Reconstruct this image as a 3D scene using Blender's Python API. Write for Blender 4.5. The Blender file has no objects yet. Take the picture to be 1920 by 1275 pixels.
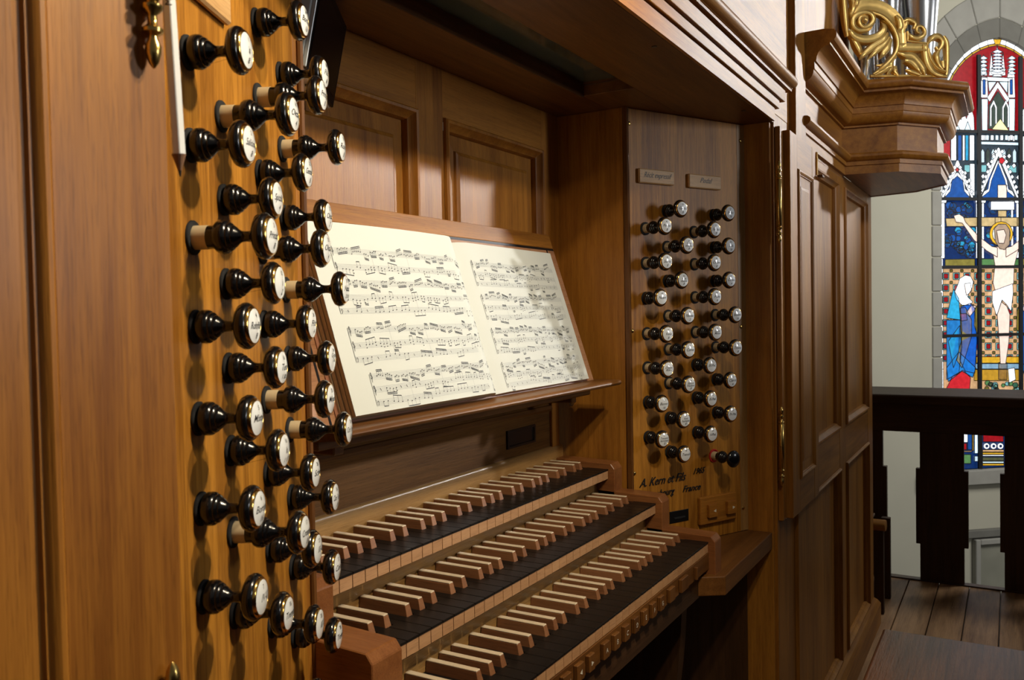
import bpy, bmesh, math, random
from mathutils import Vector, Matrix
random.seed(7)
scene = bpy.context.scene
COL = scene.collection

# ------------------------------------------------------------------ camera, world, light, exposure
CAM = Vector((-0.7361, -0.5892, 0.3629)); YAW, PITCH, ROLL, FPX = 0.5301, -0.029, -0.0191, 1608.5
_f = Vector((math.cos(YAW)*math.cos(PITCH), math.sin(YAW)*math.cos(PITCH), math.sin(PITCH)))
_r = _f.cross(Vector((0, 0, 1))).normalized(); _u = _r.cross(_f)
_r2 = math.cos(ROLL)*_r + math.sin(ROLL)*_u; _u2 = -math.sin(ROLL)*_r + math.cos(ROLL)*_u
cd = bpy.data.cameras.new('camera'); cam = bpy.data.objects.new('camera', cd); COL.objects.link(cam)
cd.sensor_fit = 'HORIZONTAL'; cd.sensor_width = 36; cd.lens = 36*FPX/1920; cd.clip_start = 0.02; cd.clip_end = 200
cam.matrix_world = Matrix(((_r2.x, _u2.x, -_f.x, CAM.x), (_r2.y, _u2.y, -_f.y, CAM.y), (_r2.z, _u2.z, -_f.z, CAM.z), (0, 0, 0, 1)))
scene.camera = cam
cd.dof.use_dof = True; cd.dof.focus_distance = 1.5; cd.dof.aperture_fstop = 18

world = bpy.data.worlds.new('world'); scene.world = world; world.use_nodes = True
bg = world.node_tree.nodes['Background']; bg.inputs[0].default_value = (1.0, 0.97, 0.92, 1); bg.inputs[1].default_value = 0.085

def light(name, kind, loc, target, energy, color, size=0.5, spread=None, size_y=None):
    l = bpy.data.lights.new(name, kind); l.energy = energy; l.color = color
    if kind == 'AREA':
        l.size = size
        if size_y: l.shape = 'RECTANGLE'; l.size_y = size_y
        if spread is not None: l.spread = math.radians(spread)
    if kind == 'POINT': l.shadow_soft_size = size
    o = bpy.data.objects.new(name, l); COL.objects.link(o); o.location = loc
    d = Vector(target) - Vector(loc); o.rotation_euler = d.to_track_quat('-Z', 'Y').to_euler()
    return o
# sunlight through a nave window on the right
dA = Vector((-1.55, 1.0, -0.47)).normalized(); tA = Vector((1.35, -0.08, 0.84))
light('sun_window_light', 'AREA', tA - dA*9, tA, 2.4, (1.0, 0.98, 0.95), 1.05, 2.5)
# cool daylight from a tall window behind the player
dC = Vector((-0.30, 1.0, -0.12)).normalized(); tC = Vector((0.8, 0.0, 0.45))
light('rear_window_light', 'AREA', tC - dC*6, tC, 72, (0.97, 0.98, 1.0), 0.6, None, 1.2)
# added fill light out in the nave, brightens the far wall
light('wall_fill_light', 'AREA', (5.6, -3.6, 3.0), (8.6, -0.2, 0.6), 105, (1.0, 0.98, 0.93), 2.0, 125)
# added narrow beam from the left, lifts the carving, upper case and tower
light('upper_fill_light', 'AREA', (-3.2, -5.2, 2.9), (2.2, -0.2, 1.12), 0.9, (1.0, 0.97, 0.92), 0.8, 9)
# added overhead fill to brighten the gallery floor, bench and handrail
light('gallery_fill_light', 'AREA', (4.6, -2.2, 3.4), (2.7, -0.6, -0.8), 4.5, (0.90, 0.95, 1.0), 0.9, 45)
# console lamps above the player's bench
for loc, e in (((0.10, -0.75, 1.03), 33), ((0.03, -0.72, 1.22), 29)):
    o = light('bench_lamp', 'SPOT', loc, (-0.15, 0.0, 0.25), e, (1.0, 0.83, 0.58)); o.data.spot_size = math.radians(120); o.data.spot_blend = 0.75; o.data.shadow_soft_size = 0.025

scene.view_settings.view_transform = 'Standard'; scene.view_settings.look = 'None'
scene.view_settings.gamma = 1.0; scene.view_settings.use_curve_mapping = False
scene.view_settings.exposure = 0.0

# ------------------------------------------------------------------ helpers
def ray(x, y): return _f + _r2*((x-960)/FPX) + _u2*((637.5-y)/FPX)
def hit(x, y, n, q):
    d = ray(x, y); n = Vector(n); t = (Vector(q)-CAM).dot(n)/d.dot(n); return CAM + d*t

def tag(o, label=None, cat=None, group=None, kind=None):
    if label: o['label'] = label
    if cat: o['category'] = cat
    if group: o['group'] = group
    if kind: o['kind'] = kind
    return o
def empty(name, loc=(0, 0, 0), mat=None):
    o = bpy.data.objects.new(name, None); COL.objects.link(o); o.empty_display_size = 0.02
    if mat is not None: o.matrix_world = mat
    else: o.location = loc
    return o
def link(name, me, mat=None, parent=None):
    o = bpy.data.objects.new(name, me); COL.objects.link(o)
    if mat is not None and not me.materials: me.materials.append(mat)
    if parent is not None: o.parent = parent
    return o

class MB:
    def __init__(s): s.v = []; s.f = []
    def add(s, vs, fs):
        b = len(s.v); s.v += [tuple(v) for v in vs]; s.f += [tuple(b+i for i in f) for f in fs]; return s
    def box(s, x0, x1, y0, y1, z0, z1):
        return s.add([(x0,y0,z0),(x1,y0,z0),(x1,y1,z0),(x0,y1,z0),(x0,y0,z1),(x1,y0,z1),(x1,y1,z1),(x0,y1,z1)],
                     [(0,3,2,1),(4,5,6,7),(0,1,5,4),(1,2,6,5),(2,3,7,6),(3,0,4,7)])
    def prism(s, poly, z0, z1):      # poly in xy
        n = len(poly)
        return s.add([(x,y,z0) for x,y in poly]+[(x,y,z1) for x,y in poly],
                     [tuple(range(n-1,-1,-1)), tuple(range(n,2*n))]+[(i,(i+1)%n,n+(i+1)%n,n+i) for i in range(n)])
    def prism_x(s, poly, x0, x1):    # poly in yz
        n = len(poly)
        return s.add([(x0,y,z) for y,z in poly]+[(x1,y,z) for y,z in poly],
                     [tuple(range(n-1,-1,-1)), tuple(range(n,2*n))]+[(i,(i+1)%n,n+(i+1)%n,n+i) for i in range(n)])
    def lathe(s, prof, n=24, M=None):   # prof (r,z) around z
        vs = []; fs = []; m = len(prof)
        for r, z in prof:
            for i in range(n):
                a = 2*math.pi*i/n; v = Vector((r*math.cos(a), r*math.sin(a), z)); vs.append(M@v if M else v)
        for j in range(m-1):
            for i in range(n):
                fs.append((j*n+i, j*n+(i+1)%n, (j+1)*n+(i+1)%n, (j+1)*n+i))
        fs.append(tuple(range(n-1,-1,-1))); fs.append(tuple((m-1)*n+i for i in range(n)))
        return s.add(vs, fs)
    def quadstrip(s, rings, closed_ring=True, cap0=False, cap1=False, loop=False):
        n = len(rings[0]); vs = [v for r in rings for v in r]; fs = []
        R = len(rings); rng = range(R if loop else R-1)
        for j in rng:
            for i in range(n if closed_ring else n-1):
                k = (j+1) % R
                fs.append((j*n+i, j*n+(i+1)%n, k*n+(i+1)%n, k*n+i))
        if cap0: fs.append(tuple(range(n-1,-1,-1)))
        if cap1: fs.append(tuple((R-1)*n+i for i in range(n)))
        return s.add(vs, fs)
    def mesh(s, name, bevel=0, seg=1, smooth=False, angle=40):
        me = bpy.data.meshes.new(name); me.from_pydata([tuple(v) for v in s.v], [], s.f)
        bm = bmesh.new(); bm.from_mesh(me)
        bmesh.ops.recalc_face_normals(bm, faces=bm.faces)
        if bevel:
            es = [e for e in bm.edges if len(e.link_faces) == 2 and e.calc_face_angle(0) > math.radians(30)]
            bmesh.ops.bevel(bm, geom=es, offset=bevel, segments=seg, profile=0.5, affect='EDGES', clamp_overlap=True)
        if smooth:
            for f in bm.faces: f.smooth = True
            for e in bm.edges:
                if len(e.link_faces) == 2 and e.calc_face_angle(0) > math.radians(angle): e.smooth = False
        bm.to_mesh(me); bm.free(); me.update(); return me
    def build(s, name, mat, parent=None, bevel=0, seg=1, smooth=False, angle=40):
        return link(name, s.mesh(name, bevel, seg, smooth, angle), mat, parent)
def bx(name, mat, parent, x0, x1, y0, y1, z0, z1, bevel=0.001, seg=1):
    return MB().box(min(x0,x1),max(x0,x1),min(y0,y1),max(y0,y1),min(z0,z1),max(z0,z1)).build(name, mat, parent, bevel, seg)

def sweep(path, prof, closed=False):
    """prof: (out, z) closed polygon; path: xy points, outward to the right of travel; mitred"""
    n = len(path); rings = []
    for i, p in enumerate(path):
        p = Vector(p)
        def nrm(a, b): d = (Vector(b)-Vector(a)).normalized(); return Vector((d.y, -d.x))
        if i == 0: m = nrm(path[0], path[1])
        elif i == n-1: m = nrm(path[-2], path[-1])
        else:
            a = nrm(path[i-1], path[i]); b = nrm(path[i], path[i+1]); m = (a+b); m = m/(m.dot(a))
        rings.append([(p.x+m.x*o, p.y+m.y*o, z) for o, z in prof])
    return MB().quadstrip(rings, True, True, True)
def rect_rings(x0, x1, z0, z1, prof, y, sgn=-1):
    """rings of an upright rectangle; prof (inset, out)"""
    return [[(x0+i, y+sgn*o, z0+i), (x1-i, y+sgn*o, z0+i), (x1-i, y+sgn*o, z1-i), (x0+i, y+sgn*o, z1-i)] for i, o in prof]

def text_mesh(txt, size, shear=0.3, width=None, align='CENTER', extrude=0.0, bold=0.0):
    cu = bpy.data.curves.new('lettering', 'FONT'); cu.body = txt; cu.size = size; cu.shear = shear
    cu.align_x = align; cu.align_y = 'CENTER'; cu.extrude = extrude; cu.resolution_u = 3; cu.offset = size*bold
    o = bpy.data.objects.new('lettering_tmp', cu); COL.objects.link(o)
    dg = bpy.context.evaluated_depsgraph_get(); dg.update()
    me = bpy.data.meshes.new_from_object(o.evaluated_get(dg))
    bpy.data.objects.remove(o); bpy.data.curves.remove(cu)
    if width and me.vertices:
        w = max(v.co.x for v in me.vertices)-min(v.co.x for v in me.vertices)
        if w > width:
            for v in me.vertices: v.co.x *= width/w
    me.materials.clear()
    return me
def join_meshes(name, items):
    """items: (mesh, offset Vector)"""
    vs = []; fs = []
    for me, off in items:
        b = len(vs); vs += [tuple(v.co+Vector(off)) for v in me.vertices]; fs += [tuple(b+i for i in p.vertices) for p in me.polygons]
        bpy.data.meshes.remove(me)
    m = bpy.data.meshes.new(name); m.from_pydata(vs, [], fs); return m

# ------------------------------------------------------------------ materials
def new_mat(name):
    m = bpy.data.materials.new(name); m.use_nodes = True
    return m, m.node_tree, m.node_tree.nodes['Principled BSDF']
def plain(name, col, rough=0.5, metal=0, coat=0, spec=0.5, noise=0.0, nscale=30, bump=0.0):
    m, t, b = new_mat(name); N = t.nodes; L = t.links
    b.inputs['Base Color'].default_value = (*col, 1); b.inputs['Roughness'].default_value = rough; b.inputs['Metallic'].default_value = metal
    b.inputs['Coat Weight'].default_value = coat; b.inputs['Coat Roughness'].default_value = 0.08; b.inputs['Specular IOR Level'].default_value = spec
    tc = N.new('ShaderNodeTexCoord'); nz = N.new('ShaderNodeTexNoise'); nz.inputs['Scale'].default_value = nscale; nz.inputs['Detail'].default_value = 6
    L.new(tc.outputs['Object'], nz.inputs['Vector'])
    if noise:
        r = N.new('ShaderNodeMix'); r.data_type = 'RGBA'
        r.inputs[6].default_value = tuple(c*(1-noise) for c in col)+(1,); r.inputs[7].default_value = tuple(min(1, c*(1+noise)) for c in col)+(1,)
        L.new(nz.outputs['Fac'], r.inputs[0]); L.new(r.outputs[2], b.inputs['Base Color'])
    if bump:
        bp = N.new('ShaderNodeBump'); bp.inputs['Strength'].default_value = bump; bp.inputs['Distance'].default_value = 0.002
        L.new(nz.outputs['Fac'], bp.inputs['Height']); L.new(bp.outputs[0], b.inputs['Normal'])
    return m
def wood(name, c_dark, c_light, axis='z', rough=0.44, coat=0.08, fine=220, wide=9, bump=0.25, contrast=0.5, spec=0.25):
    m, t, b = new_mat(name); N = t.nodes; L = t.links
    tc = N.new('ShaderNodeTexCoord'); oi = N.new('ShaderNodeObjectInfo')
    ad = N.new('ShaderNodeVectorMath'); ad.operation = 'MULTIPLY_ADD'
    cmb = N.new('ShaderNodeCombineXYZ')
    for i in range(3): L.new(oi.outputs['Random'], cmb.inputs[i])
    ad.inputs[1].default_value = (7.3, 5.1, 9.7); L.new(cmb.outputs[0], ad.inputs[0]); L.new(tc.outputs['Object'], ad.inputs[2])
    def mapped(along, across):
        mp = N.new('ShaderNodeMapping'); sc = [across]*3; sc['xyz'.index(axis)] = along
        mp.inputs['Scale'].default_value = sc; L.new(ad.outputs[0], mp.inputs['Vector']); return mp
    def noise(mp, detail, dist=0):
        nz = N.new('ShaderNodeTexNoise'); nz.inputs['Scale'].default_value = 1; nz.inputs['Detail'].default_value = detail
        nz.inputs['Distortion'].default_value = dist; L.new(mp.outputs[0], nz.inputs['Vector']); return nz
    big = noise(mapped(1.6, wide), 4, 0.6); mid = noise(mapped(5, wide*8), 5, 0.2); fin = noise(mapped(9, fine*2.2), 3)
    def mth(op, a, bb):
        q = N.new('ShaderNodeMath'); q.operation = op
        for i, v in enumerate((a, bb)):
            if isinstance(v, (int, float)): q.inputs[i].default_value = v
            else: L.new(v, q.inputs[i])
        return q.outputs[0]
    s = mth('ADD', mth('MULTIPLY', big.outputs['Fac'], 0.45), mth('ADD', mth('MULTIPLY', mid.outputs['Fac'], 0.33), mth('MULTIPLY', fin.outputs['Fac'], 0.22)))
    rp = N.new('ShaderNodeValToRGB'); rp.color_ramp.elements[0].position = 0.5-0.22*(0.5/contrast)*0.6; rp.color_ramp.elements[1].position = 0.5+0.22*(0.5/contrast)*0.6
    rp.color_ramp.elements[0].color = (*c_dark, 1); rp.color_ramp.elements[1].color = (*c_light, 1)
    L.new(s, rp.inputs[0])
    # open pores: short dark dashes along the grain
    por = noise(mapped(45, fine*4.5), 2)
    pr = N.new('ShaderNodeValToRGB'); pr.color_ramp.elements[0].position = 0.33; pr.color_ramp.elements[1].position = 0.45
    pr.color_ramp.elements[0].color = (0.45, 0.42, 0.4, 1); pr.color_ramp.elements[1].color = (1, 1, 1, 1); L.new(por.outputs['Fac'], pr.inputs[0])
    mx = N.new('ShaderNodeMix'); mx.data_type = 'RGBA'; mx.blend_type = 'MULTIPLY'; mx.inputs[0].default_value = 0.4
    L.new(rp.outputs[0], mx.inputs[6]); L.new(pr.outputs[0], mx.inputs[7])
    L.new(mx.outputs[2], b.inputs['Base Color'])
    b.inputs['Roughness'].default_value = rough; b.inputs['Coat Weight'].default_value = coat; b.inputs['Coat Roughness'].default_value = 0.25; b.inputs['Specular IOR Level'].default_value = spec
    bp = N.new('ShaderNodeBump'); bp.inputs['Strength'].default_value = bump; bp.inputs['Distance'].default_value = 0.0006
    L.new(mth('ADD', fin.outputs['Fac'], por.outputs['Fac']), bp.inputs['Height']); L.new(bp.outputs[0], b.inputs['Normal'])
    return m
OAK_D, OAK_L = (0.200, 0.071, 0.010), (0.440, 0.184, 0.026)
W = {}
for ax in 'xyz':
    W['oak_'+ax] = wood('oak_'+ax, OAK_D, OAK_L, ax)
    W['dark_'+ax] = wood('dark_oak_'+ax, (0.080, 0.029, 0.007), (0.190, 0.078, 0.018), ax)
    W['stain_'+ax] = wood('stained_oak_'+ax, (0.030, 0.014, 0.006), (0.075, 0.034, 0.014), ax, rough=0.45, coat=0.1)
M_PANEL = wood('jamb_veneer', (0.230, 0.088, 0.011), (0.500, 0.220, 0.030), 'z', fine=150, wide=14, contrast=0.75, coat=0.02, spec=0.2)
M_GOLDOAK = wood('golden_oak', (0.290, 0.150, 0.045), (0.480, 0.280, 0.100), 'x', rough=0.32)
M_CHERRY = wood('reddish_wood', (0.170, 0.058, 0.018), (0.300, 0.120, 0.040), 'y', rough=0.3)
M_PEARBOARD = wood('pale_red_board', (0.270, 0.120, 0.055), (0.420, 0.220, 0.115), 'x', fine=120)
M_KEYFRONT = wood('key_front_wood', (0.420, 0.220, 0.105), (0.560, 0.320, 0.165), 'x', rough=0.4, bump=0.1)
M_SHARP = wood('sharp_wood', (0.200, 0.080, 0.035), (0.320, 0.145, 0.065), 'y', rough=0.35, bump=0.1)
M_PLATE = wood('nameplate_wood', (0.470, 0.270, 0.110), (0.680, 0.430, 0.200), 'x', rough=0.5, coat=0.05)
M_FLOOR = wood('floor_plank', (0.140, 0.064, 0.024), (0.420, 0.230, 0.100), 'x', rough=0.5, coat=0.05, wide=6, contrast=0.6)
M_BONE = plain('bone', (0.70, 0.58, 0.42), 0.3, coat=0.3, noise=0.06, nscale=60)
M_EBONY = plain('ebony_key', (0.010, 0.008, 0.007), 0.34, coat=0.0, spec=0.18, noise=0.3, nscale=200)
M_BLACK = plain('black_lacquer', (0.004, 0.004, 0.005), 0.2, coat=0.3, noise=0.1)
M_FELT = plain('black_felt', (0.010, 0.011, 0.014), 0.9, noise=0.3, nscale=600)
M_RED = plain('red_felt', (0.45, 0.012, 0.010), 0.8, noise=0.2, nscale=500)
M_CREAM = plain('cream_shaft', (0.62, 0.52, 0.34), 0.5, noise=0.05)
M_GOLDRING = plain('gilt_ring', (0.83, 0.48, 0.12), 0.16, 1)
M_PORC = plain('porcelain', (0.88, 0.92, 0.95), 0.12, coat=0.6, noise=0.02)
M_INK = plain('black_ink', (0.010, 0.010, 0.011), 0.5, noise=0.1)
M_NOTE = plain('print_ink', (0.050, 0.052, 0.055), 0.7, noise=0.1)
M_STAFF = plain('staff_ink', (0.42, 0.44, 0.44), 0.8, noise=0.05)
M_PAPER = plain('paper', (0.63, 0.655, 0.61), 0.75, spec=0.25, noise=0.02, nscale=12)
M_PAGES = plain('page_edges', (0.58, 0.50, 0.34), 0.8, noise=0.15, nscale=300)
M_BRASS = plain('brass', (0.62, 0.42, 0.13), 0.24, 1, noise=0.15, nscale=80)
M_GILT = plain('gilded_wood', (0.80, 0.54, 0.17), 0.36, 0.65, noise=0.22, nscale=45, bump=0.35)
M_TIN = plain('pipe_metal', (0.72, 0.73, 0.75), 0.22, 1, noise=0.04, nscale=8)
M_SILVER = plain('silver_plastic', (0.58, 0.62, 0.63), 0.35, 0.15, noise=0.03)
M_SCREEN = plain('black_screen', (0.004, 0.004, 0.005), 0.4, spec=0.12, noise=0.1)
M_PENCIL = plain('white_pencil', (0.80, 0.82, 0.82), 0.35, coat=0.3, noise=0.02)
M_PWOOD = plain('pencil_wood', (0.20, 0.10, 0.05), 0.7, noise=0.2, nscale=200)
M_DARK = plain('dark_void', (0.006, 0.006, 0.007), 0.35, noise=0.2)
M_GLASS = plain('light_diffuser', (0.060, 0.075, 0.062), 0.10, coat=0.6, noise=0.15, nscale=4)
M_WHITE = plain('white_inlay', (0.72, 0.70, 0.62), 0.5, noise=0.03)
M_STEEL = plain('grey_steel', (0.30, 0.32, 0.36), 0.35, 0.8, noise=0.1)
M_PLASTER = plain('plaster', (0.47, 0.45, 0.36), 0.9, spec=0.1, noise=0.06, nscale=3, bump=0.15)
M_STONE = plain('grey_stone', (0.33, 0.32, 0.285), 0.9, spec=0.1, noise=0.14, nscale=9, bump=0.3)
M_STONED = plain('dark_stone', (0.17, 0.165, 0.145), 0.9, spec=0.1, noise=0.2, nscale=8, bump=0.3)
M_LEAD = plain('lead', (0.010, 0.011, 0.013), 0.6, 0.3, noise=0.2)
M_IRON = plain('iron_bar', (0.006, 0.007, 0.009), 0.6, 0.2, noise=0.2)

CX = 0.4           # the console is symmetric about this x
FLOOR = -0.80
YF = -0.14         # front of the case
def mir(x): return 2*CX - x

# ------------------------------------------------------------------ setting: floor, far wall, window
fl = MB().box(-3.5, 3.29, -5.0, 0.9, FLOOR-0.12, FLOOR-0.018).build('floor', W['stain_x'])
tag(fl, 'worn brown plank floor of the organ gallery', 'floor', kind='structure')
pit = 0.1133; y = -0.2-pit*24
pm = [MB().box(0, 6.79, 0, pit-0.004, 0, 0.018).mesh('plank', 0.0012)]
pm[0].materials.append(M_FLOOR)
k = 0
while y < 0.75:
    o = link('plank', pm[0], None, fl); o.location = (-3.5, y+0.002, FLOOR-0.018); y += pit; k += 1
nv = MB().box(3.2, 16, -9, 6, -5.2, -5.0).build('floor', M_STONED); tag(nv, 'grey stone nave floor far below the gallery', 'floor', kind='structure')

wd = Vector((math.cos(math.radians(-49)), math.sin(math.radians(-49)), 0)); wn = Vector((wd.y, -wd.x, 0))   # wn faces the camera
if wn.dot(CAM-Vector((8.26, -0.48, 0))) < 0: wn = -wn
QW = Vector((8.264, -0.476, 0.0))
def WP(s, z, out=0.0): p = QW + wd*s + wn*out; return (p.x, p.y, z)
def px2w(x, y):
    p = hit(x, y, wn, QW); return ((p-QW).dot(wd), p.z)
HW, SPR, APEX, BOT = 0.605, 2.10, 2.80, -1.12
def arch(off, n=10):
    """pointed arch outline from left spring over the apex to right spring, offset outward"""
    w = HW+off; hgt = (APEX-SPR)+off*1.25; R = (w*w+hgt*hgt)/(2*w); a1 = math.asin(min(1, hgt/R))
    L = [(-w + R - R*math.cos(a1*i/n), SPR + R*math.sin(a1*i/n)) for i in range(n+1)]
    return L + [(-s, z) for s, z in L[-2::-1]]
inner = arch(0.0)
def wall_mesh():
    m = MB(); T = 0.35; s0, s1, z0, z1 = -7, 7, -5.0, 7.0
    out = [(-HW, BOT)] + inner + [(HW, BOT)]
    def quad(a, b, c, d):
        vs = [WP(*p) for p in (a, b, c, d)] + [WP(*p, -T) for p in (a, b, c, d)]
        m.add(vs, [(0,1,2,3),(7,6,5,4),(0,4,5,1),(1,5,6,2),(2,6,7,3),(3,7,4,0)])
    quad((s0, z0), (-HW, z0), (-HW, z1), (s0, z1)); quad((HW, z0), (s1, z0), (s1, z1), (HW, z1)); quad((-HW, z0), (HW, z0), (HW, BOT), (-HW, BOT))
    for a, b in zip(inner[:-1], inner[1:]): quad(a, b, (b[0], z1), (a[0], z1))
    return m
wall = wall_mesh().build('wall_far', M_PLASTER); tag(wall, 'pale plaster church wall around the stained glass window', 'wall', kind='structure')
def stone_poly(pts, out0, out1, name='stone', mat=M_STONE, parent=wall):
    n = len(pts); m = MB(); m.add([WP(*p, out0) for p in pts]+[WP(*p, out1) for p in pts],
        [tuple(range(n-1,-1,-1)), tuple(range(n,2*n))]+[(i,(i+1)%n,n+(i+1)%n,n+i) for i in range(n)])
    return m.build(name, mat, parent, 0.006)
zz = BOT
while zz < SPR-0.05:
    h = min(random.choice((0.31, 0.36, 0.28)), SPR-zz); h = h if SPR-zz-h > 0.1 else SPR-zz
    for sg in (-1, 1):
        stone_poly([(sg*(HW-0.01), zz+0.004), (sg*(HW+0.09), zz+0.004), (sg*(HW+0.09), zz+h-0.004), (sg*(HW-0.01), zz+h-0.004)], -0.1, 0.012)
    zz += h
outer = arch(0.34); innr = arch(0.13); inr0 = arch(-0.012)
for i in range(0, 20, 2):
    a = [innr[i], innr[i+1], innr[i+2], outer[i+2], outer[i+1], outer[i]]
    cxs = sum(p[0] for p in a)/6; cz = sum(p[1] for p in a)/6
    stone_poly([(cxs+(p[0]-cxs)*0.985, cz+(p[1]-cz)*0.985) for p in a], -0.1, 0.012, mat=M_STONE)
    a = [inr0[i], inr0[i+1], inr0[i+2], innr[i+2], innr[i+1], innr[i]]
    stone_poly(a, -0.1, 0.006, 'reveal_stone', M_STONED)
stone_poly([(-0.85, BOT-0.13), (0.85, BOT-0.13), (0.85, BOT-0.0), (-0.85, BOT-0.0)], -0.1, 0.07, 'window_sill', M_STONE)
stone_poly([(-0.50, BOT-0.62), (0.9, BOT-0.62), (0.9, BOT-0.55), (-0.50, BOT-0.55)], -0.02, 0.05, 'string_course', M_STONED)
# framed tablet on the wall below
tb = empty('wall_tablet', WP(0, -2.2)); tag(tb, 'pale framed stone tablet on the wall seen through the balustrade', 'tablet'); tb.location = (0, 0, 0)
a = px2w(1822, 1010); b2 = px2w(1990, 1150)
s0, z1 = a; s1 = s0+0.95; z0 = z1-1.3
for nm, q in (('frame', [(s0, z0), (s0+0.05, z0), (s0+0.05, z1), (s0, z1)]), ('frame', [(s1-0.05, z0), (s1, z0), (s1, z1), (s1-0.05, z1)]),
              ('frame', [(s0+0.05, z1-0.05), (s1-0.05, z1-0.05), (s1-0.05, z1), (s0+0.05, z1)]), ('frame', [(s0+0.05, z0), (s1-0.05, z0), (s1-0.05, z0+0.05), (s0+0.05, z0+0.05)])):
    stone_poly(q, 0.0, 0.06, nm, M_STONE, tb)
stone_poly([(s0+0.05, z0+0.05), (s1-0.05, z0+0.05), (s1-0.05, z1-0.05), (s0+0.05, z1-0.05)], 0.0, 0.02, 'panel', plain('tablet_face', (0.26, 0.255, 0.20), 0.8, noise=0.25, nscale=4), tb)

# stained glass: every pane a piece of coloured glass lit from behind by the sky
win = empty('window_1'); tag(win, 'tall pointed stained glass window with crucifixion scene in red and blue', 'window', kind='structure')
GM = {}
def glass(col, e=1.0):
    key = (col, e)
    if key not in GM:
        m, t, b = new_mat('glass_%d' % len(GM)); N = t.nodes; L = t.links
        b.inputs['Base Color'].default_value = (*[c*0.3 for c in col], 1); b.inputs['Roughness'].default_value = 0.25
        tc = N.new('ShaderNodeTexCoord'); nz = N.new('ShaderNodeTexNoise'); nz.inputs['Scale'].default_value = 28; nz.inputs['Detail'].default_value = 5
        L.new(tc.outputs['Object'], nz.inputs['Vector'])
        mx = N.new('ShaderNodeMix'); mx.data_type = 'RGBA'
        lo = 0.35 if sum(col) < 1.6 else 0.8
        mx.inputs[6].default_value = (*[c*lo for c in col], 1); mx.inputs[7].default_value = (*[c*1.3 for c in col], 1)
        L.new(nz.outputs['Fac'], mx.inputs[0]); L.new(mx.outputs[2], b.inputs['Emission Color']); b.inputs['Emission Strength'].default_value = e
        GM[key] = m
    return GM[key]
WHT, RED, BLU, CYA, DBL, GLD, OLV, FLS, PCH, TEA, GRN, BRN, PAL, LBL = ((.95,1.0,1.05), (.36,.006,.012), (.012,.10,.42), (.03,.42,.75), (.006,.03,.14),
    (.85,.48,.03), (.20,.17,.035), (.86,.66,.56), (.80,.48,.24), (.25,.62,.66), (.12,.30,.10), (.30,.17,.06), (.62,.80,.90), (.30,.52,.72))
leadv = MB()
def pane(pts, col, lev=1, e=1.0, px=True, lead=True, mirror=False, name='pane'):
    pts = [px2w(*p) for p in pts] if px else list(pts)
    for mrr in ((False, True) if mirror else (False,)):
        q = [(-s, z) for s, z in pts][::-1] if mrr else pts
        n = len(q); o1 = -0.034+0.0030*lev
        me = MB().add([WP(*p, o1) for p in q], [tuple(range(n))])
        me.add([WP(*p, o1-0.002) for p in q], [tuple(range(n-1,-1,-1))])
        ob = me.build(name, glass(col, e), win)
        if lead:
            for a, b in zip(q, q[1:]+q[:1]):
                d = Vector((b[0]-a[0], b[1]-a[1]));
                if d.length < 1e-5: continue
                nn = Vector((-d.y, d.x)).normalized()*0.0035
                leadv.add([WP(a[0]+nn.x, a[1]+nn.y, o1+0.001), WP(b[0]+nn.x, b[1]+nn.y, o1+0.001), WP(b[0]-nn.x, b[1]-nn.y, o1+0.001), WP(a[0]-nn.x, a[1]-nn.y, o1+0.001)], [(0,1,2,3)])
def clipz(outl, z0, z1, s0, s1):
    """convex-ish clip of polygon to a box in s,z"""
    def clip(poly, f, inter):
        r = []
        for i in range(len(poly)):
            a, b = poly[i-1], poly[i]
            if f(b):
                if not f(a): r.append(inter(a, b))
                r.append(b)
            elif f(a): r.append(inter(a, b))
        return r
    def lerp(a, b, t): return (a[0]+(b[0]-a[0])*t, a[1]+(b[1]-a[1])*t)
    p = outl
    for ax, v, sg in ((0, s0, 1), (0, s1, -1), (1, z0, 1), (1, z1, -1)):
        if not p: break
        p = clip(p, lambda q: sg*(q[ax]-v) >= 0, lambda a, b: lerp(a, b, (v-a[ax])/(b[ax]-a[ax])))
    return p
full = [(-HW, BOT)] + arch(-0.055) + [(HW, BOT)]
full = [(-HW+0.04, BOT)] + arch(-0.045) + [(HW-0.04, BOT)]
bars = [BOT, -0.53, 0.10, 0.717, 1.33, 1.935, 2.9]
mul = [-HW, -0.215, 0.215, HW]
bgc = [DBL, PCH, PCH, DBL, (.035,.055,.075), RED]
rr = random.Random(3)
for i in range(6):
    for j in range(3):
        q = clipz(full, bars[i], bars[i+1], mul[j], mul[j+1])
        if len(q) > 2: pane(q, bgc[i], 0, 0.9, px=False, lead=False)
# white border strip following the arch
io = arch(-0.045); oo = arch(-0.004)
for i in range(20): pane([io[i], io[i+1], oo[i+1], oo[i]], WHT, 1, 1.9, px=False)
zs = [BOT, -0.82, -0.53, -0.2, 0.10, 0.4, 0.717, 1.0, 1.33, 1.6, 1.935, SPR]
for z0, z1 in zip(zs[:-1], zs[1:]):
    pane([(-HW+0.004, z0), (-HW+0.045, z0), (-HW+0.045, z1), (-HW+0.004, z1)], WHT, 1, 1.7, px=False, mirror=True)
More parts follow.
